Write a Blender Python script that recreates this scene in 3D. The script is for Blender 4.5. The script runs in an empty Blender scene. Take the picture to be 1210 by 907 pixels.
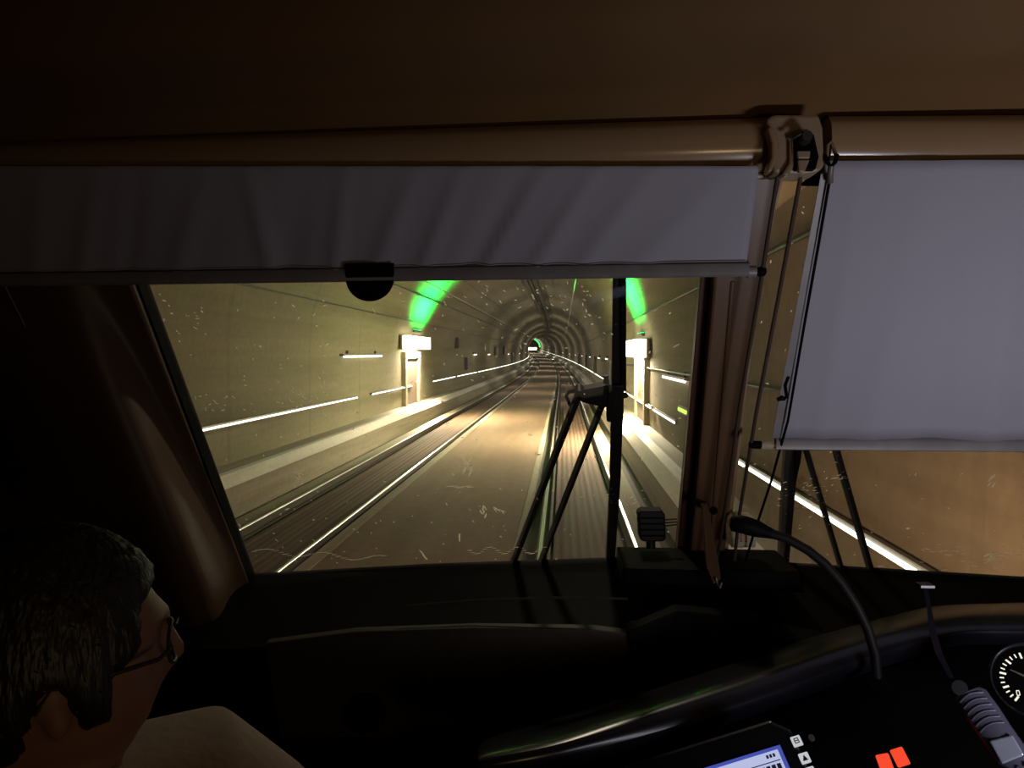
import bpy, bmesh, math, random
from mathutils import Vector, Matrix, Euler
random.seed(7)
scn = bpy.context.scene
COL = scn.collection
pi = math.pi

# ------------------------------------------------------------------ camera
CAM = Vector((0.0, 0.0, 2.9))
F_PX = 880.0
W_PX, H_PX = 1210.0, 907.0
YAW = math.atan((660 - W_PX / 2) / F_PX)          # looking a little left of the track direction
PITCH = math.atan((H_PX / 2 - 418) / F_PX)        # and a little down
FW = Vector((-math.sin(YAW) * math.cos(PITCH), math.cos(YAW) * math.cos(PITCH), -math.sin(PITCH)))
RT = Vector((math.cos(YAW), math.sin(YAW), 0))
UP = RT.cross(FW)
cd = bpy.data.cameras.new('camera')
cd.sensor_width = 36.0
cd.lens = 36.0 * F_PX / W_PX
cd.clip_start = 0.02
cd.clip_end = 2000
cam = bpy.data.objects.new('camera', cd)
cam.matrix_world = Matrix.Translation(CAM) @ Matrix((RT, UP, -FW)).transposed().to_4x4()
COL.objects.link(cam)
scn.camera = cam

# ------------------------------------------------------------------ world, colour, render quality
wd = bpy.data.worlds.new('world'); scn.world = wd; wd.use_nodes = True
wd.node_tree.nodes['Background'].inputs[0].default_value = (0, 0, 0, 1)
wd.node_tree.nodes['Background'].inputs[1].default_value = 0
scn.view_settings.view_transform = 'Standard'
scn.view_settings.look = 'None'
scn.view_settings.exposure = 0.0
scn.view_settings.gamma = 1.0
scn.view_settings.use_curve_mapping = False
try:
    scn.cycles.use_denoising = True
    scn.cycles.max_bounces = 6
    scn.cycles.diffuse_bounces = 3
    scn.cycles.glossy_bounces = 3
    scn.cycles.transparent_max_bounces = 12
    scn.cycles.sample_clamp_indirect = 3.0
    scn.cycles.caustics_reflective = False
    scn.cycles.caustics_refractive = False
    scn.cycles.use_light_tree = True
except Exception:
    pass

# light strengths
P_HEAD = 520.0        # each headlamp of the train
P_PORTAL = 950.0      # bright lamps of the cross-passage doors
P_TUBE = 115.0         # ordinary tunnel lamps
P_GREEN = 1300.0
P_CAB = 2.9
WARM = (1.0, 0.83, 0.59)
WARMW = (1.0, 0.92, 0.74)


def track_shift(y):                                # the tunnel bends to the left further on
    return 0.006 * y - 0.000128 * max(0.0, y - 60) ** 2


def track_rise(y):
    return 0.000031 * max(0.0, y - 60) ** 2


def heading(y):
    return -math.atan((track_shift(y + 1) - track_shift(y - 1)) / 2)


def add_light(name, kind, loc, target, power, color, size=0.3, size_y=None, spot=None, blend=0.5, spread=None):
    l = bpy.data.lights.new(name, kind)
    l.energy = power; l.color = color
    if kind == 'AREA':
        l.size = size
        if size_y:
            l.shape = 'RECTANGLE'; l.size_y = size_y
        if spread: l.spread = spread
    else:
        l.shadow_soft_size = size
    if kind == 'SPOT':
        l.spot_size = spot; l.spot_blend = blend
    o = bpy.data.objects.new(name, l)
    o.location = loc
    d = Vector(target) - Vector(loc)
    o.rotation_euler = d.to_track_quat('-Z', 'Y').to_euler()
    COL.objects.link(o)
    return o


# train headlamps (below and ahead of the windscreen)
for sx in (-0.75, 1.55):
    add_light('headlamp_light', 'SPOT', (sx, 3.1, 1.55), (sx * 0.6 - 1.0, 30, 1.2), P_HEAD, (1.0, 0.61, 0.40), 0.1, spot=math.radians(120), blend=0.9)
# spot added outside above the windscreen to make the dirt on the glass show
add_light('grime_fill_light', 'SPOT', (0.15, 2.9, 3.95), (0.1, 1.95, 2.65), 33.0, (1.0, 0.86, 0.68), 0.05, spot=math.radians(110), blend=0.4)
# fill lights added in the cab, cool for the blinds, warm for the ceiling
add_light('cab_fill_light', 'AREA', (0.90, 0.45, 2.40), (0.9, 1.5, 2.85), P_CAB, (0.85, 0.84, 0.97), 0.30, 0.12, spread=math.radians(125))
add_light('cab_fill_light', 'AREA', (0.75, -0.55, 2.60), (0.3, 1.3, 3.35), 1.5, (1.0, 0.68, 0.36), 0.20, 0.2)


# ------------------------------------------------------------------ helpers
def ray(px, py):
    return FW + RT * ((px - W_PX / 2) / F_PX) - UP * ((py - H_PX / 2) / F_PX)


def P(px, py, d):                                   # point seen at a place of the photo, d metres ahead along the track
    r = ray(px, py)
    return CAM + r * (d / r.y)


class Pl:                                           # plane y = a + b*(z-2.36) + c*(x-0.45)
    def __init__(s, a, b, c=0.0): s.a, s.b, s.c = a, b, c
    def at(s, px, py, off=0.0):
        r = ray(px, py)
        t = (s.a - off + s.b * (CAM.z - 2.36) + s.c * (CAM.x - 0.45)) / (r.y - s.b * r.z - s.c * r.x)
        return CAM + r * t


GL = Pl(2.05, -0.54, 0.05)       # left pane
GR = Pl(2.05, -0.54, -0.05)      # right pane
BP = Pl(1.88, -0.54, 0.0)        # plane the blinds hang in
NRM = Vector((0, -1, -0.54)).normalized()           # out of those planes, into the cab


class MB:
    def __init__(s): s.v = []; s.f = []
    def add(s, vs, fs):
        n = len(s.v); s.v += [Vector(v) for v in vs]; s.f += [tuple(i + n for i in f) for f in fs]; return s
    def box(s, c, size, rot=None):
        c = Vector(c); hx, hy, hz = [a / 2 for a in size]
        vs = [Vector((x, y, z)) for z in (-hz, hz) for y in (-hy, hy) for x in (-hx, hx)]
        if rot is not None: vs = [rot @ v for v in vs]
        return s.add([v + c for v in vs], [(0, 2, 3, 1), (4, 5, 7, 6), (0, 1, 5, 4), (2, 6, 7, 3), (0, 4, 6, 2), (1, 3, 7, 5)])
    def slab(s, pts, off):                          # polygon thickened by vector off
        off = Vector(off); n = len(pts); pts = [Vector(p) for p in pts]
        vs = pts + [p + off for p in pts]
        fs = [tuple(range(n)), tuple(range(2 * n - 1, n - 1, -1))] + [(i, i + n, (i + 1) % n + n, (i + 1) % n) for i in range(n)]
        return s.add(vs, fs)
    def tube(s, pts, r, n=10, caps=True):
        pts = [Vector(p) for p in pts]
        rs = r if isinstance(r, (list, tuple)) else [r] * len(pts)
        vs = []; fs = []; up0 = None
        for i, p in enumerate(pts):
            a = pts[max(0, i - 1)]; b = pts[min(len(pts) - 1, i + 1)]
            t = (b - a).normalized()
            if up0 is None: up0 = t.orthogonal().normalized()
            u = (up0 - t * up0.dot(t)).normalized(); up0 = u; w = t.cross(u)
            vs += [p + (u * math.cos(2 * pi * k / n) + w * math.sin(2 * pi * k / n)) * rs[i] for k in range(n)]
        for i in range(len(pts) - 1):
            fs += [(i * n + k, i * n + (k + 1) % n, (i + 1) * n + (k + 1) % n, (i + 1) * n + k) for k in range(n)]
        if caps:
            fs += [tuple(range(n - 1, -1, -1)), tuple(range((len(pts) - 1) * n, len(pts) * n))]
        return s.add(vs, fs)
    def grid(s, rows, closed=False):
        n = len(rows[0]); vs = [v for r in rows for v in r]; fs = []
        for i in range(len(rows) - 1):
            for k in range(n if closed else n - 1):
                fs.append((i * n + k, i * n + (k + 1) % n, (i + 1) * n + (k + 1) % n, (i + 1) * n + k))
        return s.add(vs, fs)
    def disc(s, c, n_axis, r, th, n=24, r2=None):
        a = Vector(n_axis).normalized(); c = Vector(c)
        return s.tube([c, c + a * th], [r, r if r2 is None else r2], n)
    def build(s, name, mat, parent=None, origin=None, smooth=False, bevel=0, solid=0, sub=0):
        if parent is not None: origin = parent['_o'] if '_o' in parent else (0, 0, 0)
        if origin is None:
            lo = [min(v[i] for v in s.v) for i in range(3)]; hi = [max(v[i] for v in s.v) for i in range(3)]
            origin = ((lo[0] + hi[0]) / 2, (lo[1] + hi[1]) / 2, lo[2])
        o0 = Vector(origin)
        me = bpy.data.meshes.new(name)
        me.from_pydata([tuple(v - o0) for v in s.v], [], s.f)
        bm = bmesh.new(); bm.from_mesh(me)
        bmesh.ops.remove_doubles(bm, verts=bm.verts, dist=1e-5)
        bmesh.ops.recalc_face_normals(bm, faces=bm.faces)
        bm.to_mesh(me); bm.free()
        if smooth:
            me.polygons.foreach_set('use_smooth', [True] * len(me.polygons))
            try: me.set_sharp_from_angle(angle=math.radians(smooth if smooth > 1 else 40))
            except Exception: pass
        me.materials.append(mat)
        ob = bpy.data.objects.new(name, me)
        COL.objects.link(ob)
        if parent is not None: ob.parent = parent
        else: ob.location = o0
        ob['_o'] = tuple(o0)
        if solid:
            m = ob.modifiers.new('s', 'SOLIDIFY'); m.thickness = solid; m.offset = 0
        if sub:
            m = ob.modifiers.new('u', 'SUBSURF'); m.levels = sub; m.render_levels = sub
        if bevel:
            m = ob.modifiers.new('b', 'BEVEL'); m.width = bevel; m.segments = 2; m.limit_method = 'ANGLE'
        return ob


def tag(o, label=None, cat=None, group=None, kind=None):
    if label: o['label'] = label
    if cat: o['category'] = cat
    if group: o['group'] = group
    if kind: o['kind'] = kind
    return o


def thing(name, label, cat, loc, group=None):
    o = bpy.data.objects.new(name, None); COL.objects.link(o)
    o.location = loc; o['_o'] = tuple(loc); o.empty_display_size = 0.1
    return tag(o, label, cat, group)


def struct(o): o['kind'] = 'structure'; return o


def copy_tree(o, parent=None):
    c = o.copy(); COL.objects.link(c)
    if parent: c.parent = parent
    for ch in list(o.children): copy_tree(ch, c)
    return c


def rotz(a): return Matrix.Rotation(a, 3, 'Z')


def face_frame(px, py, d, roll, tip=0.0):
    """a frame on the desk: origin, e1 along the device, e2 up the device, n out of it towards the driver"""
    e1 = (RT * math.cos(roll) + UP * math.sin(roll)).normalized()
    e2 = (-RT * math.sin(roll) + UP * math.cos(roll)).normalized()
    n = -ray(px, py).normalized()
    e1 = (e1 - n * e1.dot(n)).normalized(); e2 = n.cross(e1)
    q = Matrix.Rotation(tip, 3, e1)
    e2 = q @ e2; n = q @ n
    return P(px, py, d), e1, e2, n


# ------------------------------------------------------------------ materials
def nodes(name):
    m = bpy.data.materials.new(name); m.use_nodes = True
    nt = m.node_tree; nt.nodes.clear()
    out = nt.nodes.new('ShaderNodeOutputMaterial')
    return m, nt, out


def mat(name, col, rough=0.6, metal=0.0, var=0.12, scale=20, stretch=(1, 1, 1), bump=0.0, spec=0.5, bscale=None, coat=0.0):
    m, nt, out = nodes(name); N = nt.nodes; L = nt.links
    b = N.new('ShaderNodeBsdfPrincipled'); L.new(b.outputs[0], out.inputs[0])
    b.inputs['Roughness'].default_value = rough; b.inputs['Metallic'].default_value = metal
    b.inputs['Specular IOR Level'].default_value = spec
    b.inputs['Coat Weight'].default_value = coat
    b.inputs['Coat Roughness'].default_value = 0.12
    tc = N.new('ShaderNodeTexCoord'); mp = N.new('ShaderNodeMapping'); mp.inputs['Scale'].default_value = stretch
    L.new(tc.outputs['Object'], mp.inputs[0])
    nz = N.new('ShaderNodeTexNoise'); nz.inputs['Scale'].default_value = scale; nz.inputs['Detail'].default_value = 4
    L.new(mp.outputs[0], nz.inputs['Vector'])
    cr = N.new('ShaderNodeValToRGB')
    cr.color_ramp.elements[0].position = 0.3; cr.color_ramp.elements[1].position = 0.7
    cr.color_ramp.elements[0].color = tuple(c * (1 - var) for c in col) + (1,)
    cr.color_ramp.elements[1].color = tuple(min(1, c * (1 + var)) for c in col) + (1,)
    L.new(nz.outputs[0], cr.inputs[0]); L.new(cr.outputs[0], b.inputs['Base Color'])
    if bump:
        bp = N.new('ShaderNodeBump'); bp.inputs['Strength'].default_value = bump; bp.inputs['Distance'].default_value = 0.01
        n2 = N.new('ShaderNodeTexNoise'); n2.inputs['Scale'].default_value = bscale or scale * 4
        L.new(mp.outputs[0], n2.inputs['Vector']); L.new(n2.outputs[0], bp.inputs['Height']); L.new(bp.outputs[0], b.inputs['Normal'])
    return m


def emit(name, col, s):
    m, nt, out = nodes(name)
    e = nt.nodes.new('ShaderNodeEmission'); e.inputs[0].default_value = (*col, 1); e.inputs[1].default_value = s
    nt.links.new(e.outputs[0], out.inputs[0]); return m


def concrete(name, c1, c2, joint=0.0, rough=0.85, streak=(0.6, 0.05, 1.2), spec=0.3):
    """concrete with long streaks of dirt along the tunnel and ring joints across it"""
    m, nt, out = nodes(name); N = nt.nodes; L = nt.links
    b = N.new('ShaderNodeBsdfPrincipled'); L.new(b.outputs[0], out.inputs[0])
    b.inputs['Roughness'].default_value = rough; b.inputs['Specular IOR Level'].default_value = spec
    g = N.new('ShaderNodeNewGeometry'); mp = N.new('ShaderNodeMapping'); mp.inputs['Scale'].default_value = streak
    L.new(g.outputs['Position'], mp.inputs[0])
    nz = N.new('ShaderNodeTexNoise'); nz.inputs['Scale'].default_value = 1.0; nz.inputs['Detail'].default_value = 6; nz.inputs['Roughness'].default_value = 0.65
    L.new(mp.outputs[0], nz.inputs['Vector'])
    cr = N.new('ShaderNodeValToRGB'); cr.color_ramp.elements[0].position = 0.32; cr.color_ramp.elements[1].position = 0.68
    cr.color_ramp.elements[0].color = (*c1, 1); cr.color_ramp.elements[1].color = (*c2, 1)
    L.new(nz.outputs[0], cr.inputs[0])
    n3 = N.new('ShaderNodeTexNoise'); n3.inputs['Scale'].default_value = 7; n3.inputs['Detail'].default_value = 5
    L.new(g.outputs['Position'], n3.inputs['Vector'])
    mx = N.new('ShaderNodeMix'); mx.data_type = 'RGBA'; mx.blend_type = 'MULTIPLY'; mx.inputs[0].default_value = 0.35
    L.new(cr.outputs[0], mx.inputs[6]); L.new(n3.outputs[0], mx.inputs[7])
    last = mx.outputs[2]
    if joint:
        sp = N.new('ShaderNodeSeparateXYZ'); L.new(g.outputs['Position'], sp.inputs[0])
        md = N.new('ShaderNodeMath'); md.operation = 'MODULO'; md.inputs[1].default_value = joint
        L.new(sp.outputs[1], md.inputs[0])
        lt = N.new('ShaderNodeMath'); lt.operation = 'LESS_THAN'; lt.inputs[1].default_value = joint * 0.035
        L.new(md.outputs[0], lt.inputs[0])
        m2 = N.new('ShaderNodeMix'); m2.data_type = 'RGBA'; m2.inputs[7].default_value = (c1[0] * .3, c1[1] * .3, c1[2] * .3, 1)
        ml = N.new('ShaderNodeMath'); ml.operation = 'MULTIPLY'; ml.inputs[1].default_value = 0.14
        L.new(lt.outputs[0], ml.inputs[0]); L.new(ml.outputs[0], m2.inputs[0]); L.new(last, m2.inputs[6]); last = m2.outputs[2]
    L.new(last, b.inputs['Base Color'])
    return m


def grooved(name, c1, c2, period=0.14):
    """slab between the rails: dark concrete with drainage grooves running along the track"""
    m, nt, out = nodes(name); N = nt.nodes; L = nt.links
    b = N.new('ShaderNodeBsdfPrincipled'); L.new(b.outputs[0], out.inputs[0]); b.inputs['Roughness'].default_value = 0.8; b.inputs['Specular IOR Level'].default_value = 0.15
    tc = N.new('ShaderNodeTexCoord')
    mp = N.new('ShaderNodeMapping'); mp.inputs['Scale'].default_value = (1 / period, 1, 1)
    L.new(tc.outputs['UV'], mp.inputs[0])
    nz = N.new('ShaderNodeTexNoise'); nz.inputs['Scale'].default_value = 1.0; nz.inputs['Detail'].default_value = 3
    mq = N.new('ShaderNodeMapping'); mq.inputs['Scale'].default_value = (9, 0.02, 1)
    L.new(tc.outputs['UV'], mq.inputs[0]); L.new(mq.outputs[0], nz.inputs['Vector'])
    wv = N.new('ShaderNodeTexWave'); wv.inputs['Scale'].default_value = 0.32; wv.inputs['Distortion'].default_value = 0.0
    L.new(mp.outputs[0], wv.inputs['Vector'])
    ad = N.new('ShaderNodeMath'); ad.operation = 'MULTIPLY_ADD'; ad.inputs[1].default_value = 0.28
    L.new(wv.outputs[1], ad.inputs[0]); L.new(nz.outputs[0], ad.inputs[2])
    cr = N.new('ShaderNodeValToRGB'); cr.color_ramp.elements[0].position = 0.42; cr.color_ramp.elements[1].position = 0.95
    cr.color_ramp.elements[0].color = (*c1, 1); cr.color_ramp.elements[1].color = (*c2, 1)
    L.new(ad.outputs[0], cr.inputs[0]); L.new(cr.outputs[0], b.inputs['Base Color'])
    bp = N.new('ShaderNodeBump'); bp.inputs['Distance'].default_value = 0.02; bp.inputs['Strength'].default_value = 0.25
    L.new(wv.outputs[1], bp.inputs['Height']); L.new(bp.outputs[0], b.inputs['Normal'])
    return m


M = {}
M['lining'] = concrete('lining_concrete', (0.19, 0.16, 0.10), (0.36, 0.305, 0.20), joint=5.0, streak=(0.5, 0.05, 0.9))
M['walk'] = concrete('walkway_concrete', (0.60, 0.55, 0.47), (0.84, 0.79, 0.70), streak=(3, 0.12, 3), rough=0.6, spec=0.5)
M['slab'] = concrete('slab_concrete', (0.20, 0.130, 0.084), (0.30, 0.202, 0.132), streak=(0.8, 0.06, 1), rough=0.8, spec=0.15)
M['kerb'] = concrete('kerb_concrete', (0.30, 0.26, 0.18), (0.46, 0.40, 0.29), streak=(4, 0.1, 4))
M['dark_slab'] = concrete('channel_concrete', (0.035, 0.030, 0.022), (0.08, 0.068, 0.05), streak=(4, 0.1, 4))
M['groove'] = grooved('grooved_slab', (0.07, 0.042, 0.028), (0.185, 0.112, 0.075))
M['rail_side'] = mat('rail_side', (0.05, 0.035, 0.025), 0.7, 0.3)
M['rail_head'] = mat('rail_head', (0.75, 0.74, 0.70), 0.36, 1.0, var=0.05)
M['led'] = emit('handrail_light', (1.0, 0.98, 0.86), 5.0)
M['lamp'] = emit('lamp_glass', (1.0, 0.90, 0.62), 9.0)
M['lamp2'] = emit('tube_lamp_glass', (1.0, 0.95, 0.80), 4.0)
M['green'] = emit('green_lamp', (0.05, 1.0, 0.25), 2.2)
M['sign_green'] = emit('sign_glow', (0.55, 1.0, 0.12), 1.6)
M['steel'] = mat('grey_steel', (0.20, 0.18, 0.14), 0.5, 0.4)
M['darksteel'] = mat('dark_steel', (0.04, 0.035, 0.03), 0.5, 0.3)
M['door'] = mat('door_paint', (0.09, 0.065, 0.045), 0.5)
M['rubber'] = mat('black_rubber', (0.003, 0.003, 0.003), 0.6, spec=0.06)
M['wiper'] = mat('wiper_black', (0.010, 0.008, 0.007), 0.55, spec=0.2)
M['black'] = mat('black_plastic', (0.0025, 0.0023, 0.002), 0.6, spec=0.05)
M['desk'] = mat('desk_plastic', (0.009, 0.010, 0.015), 0.27, var=0.1, scale=200, spec=0.6)
M['panel'] = mat('brown_black_panel', (0.03, 0.024, 0.014), 0.6, var=0.15, scale=60)
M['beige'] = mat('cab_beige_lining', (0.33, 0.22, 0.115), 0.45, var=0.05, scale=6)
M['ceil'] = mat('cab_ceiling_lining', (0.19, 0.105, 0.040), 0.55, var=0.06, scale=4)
M['cassette'] = mat('cassette_enamel', (0.31, 0.205, 0.11), 0.22, var=0.03, spec=0.6, coat=0.4)
M['cassette_end'] = mat('cassette_end', (0.30, 0.22, 0.15), 0.35, var=0.1)
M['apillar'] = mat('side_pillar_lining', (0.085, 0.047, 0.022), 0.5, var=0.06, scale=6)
M['pillar'] = mat('pillar_lining', (0.125, 0.068, 0.032), 0.42, var=0.08, scale=8)
M['flange'] = mat('pillar_flange', (0.07, 0.028, 0.014), 0.4, var=0.15)
M['cloth'] = mat('blind_cloth', (0.34, 0.33, 0.38), 0.75, var=0.03, scale=300, bump=0.08, bscale=900)
M['bar'] = mat('blind_bar', (0.24, 0.225, 0.22), 0.45, 0.1)
M['cord'] = mat('brown_cord', (0.045, 0.025, 0.016), 0.7)
M['white_box'] = mat('ivory_plastic', (0.50, 0.44, 0.32), 0.5)
M['red_ink'] = mat('red_ink', (0.35, 0.05, 0.03), 0.6)
M['ink'] = mat('dark_ink', (0.05, 0.04, 0.04), 0.6)
M['skin'] = mat('skin', (0.26, 0.14, 0.095), 0.5, var=0.08, scale=30)
M['hair'] = mat('dark_hair', (0.012, 0.010, 0.009), 0.5, var=0.4, scale=60, stretch=(1, 1, 0.25), bump=0.6, bscale=120)
M['shirt'] = mat('shirt_cloth', (0.24, 0.18, 0.125), 0.8, var=0.06, scale=30, bump=0.15, bscale=60)
M['screen'] = emit('screen_glow', (0.62, 0.68, 1.0), 0.75)
M['screen_edge'] = emit('screen_edge_glow', (0.12, 0.16, 0.8), 0.5)
M['screen_ink'] = mat('screen_ink', (0.10, 0.11, 0.20), 0.6)
M['key'] = emit('key_glow', (0.85, 0.87, 0.92), 0.62)
M['orange'] = emit('orange_button_glow', (1.0, 0.075, 0.03), 0.95)
M['dial'] = emit('dial_glow', (1.0, 0.95, 0.78), 1.0)
M['glasses'] = mat('glasses_frame', (0.03, 0.02, 0.015), 0.4)
M['handset'] = mat('handset_plastic', (0.10, 0.10, 0.15), 0.35, var=0.1)
M['handset_clear'] = mat('handset_window', (0.45, 0.50, 0.62), 0.12, 0.3)
M['white_insul'] = mat('white_gusset', (0.62, 0.47, 0.33), 0.6, var=0.05)


def glass_mat():
    m, nt, out = nodes('windscreen_glass'); N = nt.nodes; L = nt.links
    t = N.new('ShaderNodeBsdfTransparent'); t.inputs[0].default_value = (0.97, 0.98, 0.96, 1)
    g = N.new('ShaderNodeBsdfGlossy'); g.inputs['Roughness'].default_value = 0.02
    mx = N.new('ShaderNodeMixShader'); lw = N.new('ShaderNodeLayerWeight'); lw.inputs[0].default_value = 0.5
    pw = N.new('ShaderNodeMath'); pw.operation = 'POWER'; pw.inputs[1].default_value = 5; L.new(lw.outputs[1], pw.inputs[0])
    sc_ = N.new('ShaderNodeMath'); sc_.operation = 'MULTIPLY_ADD'; sc_.inputs[1].default_value = 0.5; sc_.inputs[2].default_value = 0.02; L.new(pw.outputs[0], sc_.inputs[0])
    L.new(sc_.outputs[0], mx.inputs[0]); L.new(t.outputs[0], mx.inputs[1]); L.new(g.outputs[0], mx.inputs[2])
    tl = N.new('ShaderNodeBsdfTranslucent'); tl.inputs[0].default_value = (0.8, 0.75, 0.65, 1)
    nz = N.new('ShaderNodeTexNoise'); nz.inputs['Scale'].default_value = 2.2; nz.inputs['Detail'].default_value = 7; nz.inputs['Roughness'].default_value = 0.6
    tc = N.new('ShaderNodeTexCoord'); L.new(tc.outputs['Object'], nz.inputs['Vector'])
    mr = N.new('ShaderNodeMapRange'); mr.inputs[1].default_value = 0.4; mr.inputs[2].default_value = 0.8; mr.inputs[3].default_value = 0.01; mr.inputs[4].default_value = 0.06
    L.new(nz.outputs[0], mr.inputs[0])
    m2 = N.new('ShaderNodeMixShader'); L.new(mr.outputs[0], m2.inputs[0]); L.new(mx.outputs[0], m2.inputs[1]); L.new(tl.outputs[0], m2.inputs[2])
    L.new(m2.outputs[0], out.inputs[0]); return m


M['glass'] = glass_mat()


def grime_mat():
    m, nt, out = nodes('dried_bug_splashes'); N = nt.nodes; L = nt.links
    t = N.new('ShaderNodeBsdfTransparent'); tl = N.new('ShaderNodeBsdfTranslucent'); tl.inputs[0].default_value = (1.0, 0.93, 0.80, 1)
    mx = N.new('ShaderNodeMixShader'); mx.inputs[0].default_value = 0.92
    L.new(t.outputs[0], mx.inputs[1]); L.new(tl.outputs[0], mx.inputs[2]); L.new(mx.outputs[0], out.inputs[0]); return m


M['grime'] = grime_mat()


def backlit(name, col):
    m, nt, out = nodes(name); N = nt.nodes; L = nt.links
    d = N.new('ShaderNodeBsdfDiffuse'); d.inputs[0].default_value = (*col, 1)
    t = N.new('ShaderNodeBsdfTranslucent'); t.inputs[0].default_value = (*col, 1)
    x = N.new('ShaderNodeMixShader'); x.inputs[0].default_value = 0.6
    L.new(d.outputs[0], x.inputs[1]); L.new(t.outputs[0], x.inputs[2]); L.new(x.outputs[0], out.inputs[0]); return m


M['white_insul'] = backlit('translucent_gusset', (0.95, 0.80, 0.62))
M['white_box'] = backlit('translucent_ivory', (0.75, 0.68, 0.52))

# ------------------------------------------------------------------ tunnel
YS = [0.5 + 1.5 * i for i in range(40)] + [60 + 5 * i for i in range(1, 82)]


def sweep_rows(prof, ys=YS, uv=False):
    return [[Vector((x + track_shift(y), y, z + track_rise(y))) for x, z in prof] for y in ys]


def sweep(name, prof, m, closed=True, ys=YS, smooth=False, parent=None):
    b = MB(); rows = sweep_rows(prof, ys); b.grid(rows, closed)
    if closed:
        n = len(prof); k = (len(rows) - 1) * n
        b.f.append(tuple(range(n))); b.f.append(tuple(range(k + n - 1, k - 1, -1)))
    return b.build(name, m, parent, smooth=smooth)


CX, R0, ZC = -2.1, 4.85, 3.0
XL, XR = CX - R0, CX + R0
arc = [(CX + R0 * math.cos(a), ZC + R0 * math.sin(a)) for a in [pi * i / 28 for i in range(29)]]
arc_o = [(CX + (R0 + .3) * math.cos(a), ZC + (R0 + .3) * math.sin(a)) for a in [pi * i / 28 for i in range(29)]]
struct(sweep('ceiling_lining', arc + arc_o[::-1], M['lining'], smooth=50))
struct(sweep('wall_tunnel_left', [(XL, -0.4), (XL, ZC), (XL - .3, ZC), (XL - .3, -0.4)], M['lining']))
struct(sweep('wall_tunnel_right', [(XR, -0.4), (XR, ZC), (XR + .3, ZC), (XR + .3, -0.4)], M['lining']))
struct(sweep('floor_slab', [(XL, -0.6), (XR, -0.6), (XR, -0.22), (XL, -0.22)], M['dark_slab']))
# middle slab between the tracks, with lighter kerbs at its edges
struct(sweep('floor_middle_slab', [(-3.46, -0.22), (-3.46, -0.06), (-0.74, -0.06), (-0.74, -0.22)], M['slab']))
for i, (a, b_) in enumerate(((-3.66, -3.46), (-0.74, -0.62))):
    struct(sweep('trim_%d' % (i + 1), [(a, -0.22), (a, -0.045), (b_, -0.045), (b_, -0.22)], M['kerb']))
# walkways: tall bright kerb with a stepped foot
M['path'] = concrete('walkway_top', (0.24, 0.195, 0.135), (0.40, 0.335, 0.24), streak=(3, 0.12, 3), rough=0.7)
struct(sweep('trim_3', [(XL, -0.22), (XL, 0.62), (-6.26, 0.62), (-6.16, 0.44), (-6.15, -0.22)], M['path']))
struct(sweep('trim_4', [(XR, -0.22), (XR, 0.62), (2.10, 0.62), (1.92, 0.44), (1.86, -0.22)], M['path']))
for nm, q in (('trim_11', [(-6.42, 0.625), (-6.42, 0.65), (-6.27, 0.65), (-6.11, 0.44), (-6.15, 0.43)]), ('trim_12', [(2.32, 0.625), (2.32, 0.65), (2.06, 0.65), (1.84, 0.44), (1.90, 0.43)])):
    struct(sweep(nm, q, M['walk']))
for nm, q in (('floor_strip_left', [(-5.98, -0.22), (-5.98, -0.13), (-5.42, -0.13), (-5.42, -0.22)]), ('floor_strip_right', [(1.20, -0.22), (1.20, -0.13), (1.55, -0.13), (1.55, -0.22)])):
    struct(sweep(nm, q, M['kerb']))


def track_bed(name, x0, x1):
    me = bpy.data.meshes.new(name); vs = []; fs = []; uvs = []
    z = -0.145
    for y in YS:
        for x, zz in ((x0, -.22), (x0, z), (x1, z), (x1, -.22)):
            vs.append((x + track_shift(y), y, zz + track_rise(y))); uvs.append((x, y))
    for i in range(len(YS) - 1):
        for k in range(3):
            fs.append((i * 4 + k, (i + 1) * 4 + k, (i + 1) * 4 + k + 1, i * 4 + k + 1))
    me.from_pydata(vs, [], fs)
    ul = me.uv_layers.new(name='UVMap')
    for l in me.loops: ul.data[l.index].uv = uvs[l.vertex_index]
    me.materials.append(M['groove'])
    o = bpy.data.objects.new(name, me); COL.objects.link(o); return struct(o)


track_bed('floor_bed_left', -5.15, -3.98)
track_bed('floor_bed_right', -0.14, 0.96)

# rails
rp = [(-0.075, -0.17), (-0.075, -0.155), (-0.012, -0.135), (-0.012, -0.045), (-0.036, -0.034), (-0.036, -0.004), (0.036, -0.004), (0.036, -0.034), (0.012, -0.045), (0.012, -0.135), (0.075, -0.155), (0.075, -0.17)]
hp = [(-0.027, -0.004), (-0.022, 0.004), (0.022, 0.004), (0.027, -0.004)]
RAILS = [(-5.33, 'running rail of the left track, nearest the tunnel wall'),
         (-3.80, 'running rail of the left track beside the smooth middle slab'),
         (-0.33, 'running rail of the right track beside the middle slab'),
         (1.11, 'running rail of the right track that passes under the upright wiper blade')]
for x, lab in RAILS:
    t = thing('steel_rail', 'polished steel ' + lab, 'rail', (x, 0.5, -0.22), 'steel rails of the two tracks')
    sweep('rail_body', [(x + a, b_) for a, b_ in rp], M['rail_side'], parent=t)
    sweep('rail_head', [(x + a, b_) for a, b_ in hp], M['rail_head'], parent=t)
# guard rail inside the right track, starting some way ahead
for x0, lab in ((-0.20, 'thin inner guard rail of the right track, close beside its inner running rail'),):
    o = sweep('guard_rail', [(x0 - .02, -.145), (x0 - .02, -.02), (x0 + .02, -.02), (x0 + .02, -.145)], M['rail_side'], ys=[y for y in YS if y < 95])
    tag(o, 'dark ' + lab, 'rail')

# cables along the walls and pipes
def wall_pt(side, z):
    if z <= ZC: return XL if side < 0 else XR
    return CX + side * math.sqrt(max(0.01, R0 ** 2 - (z - ZC) ** 2))


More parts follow.
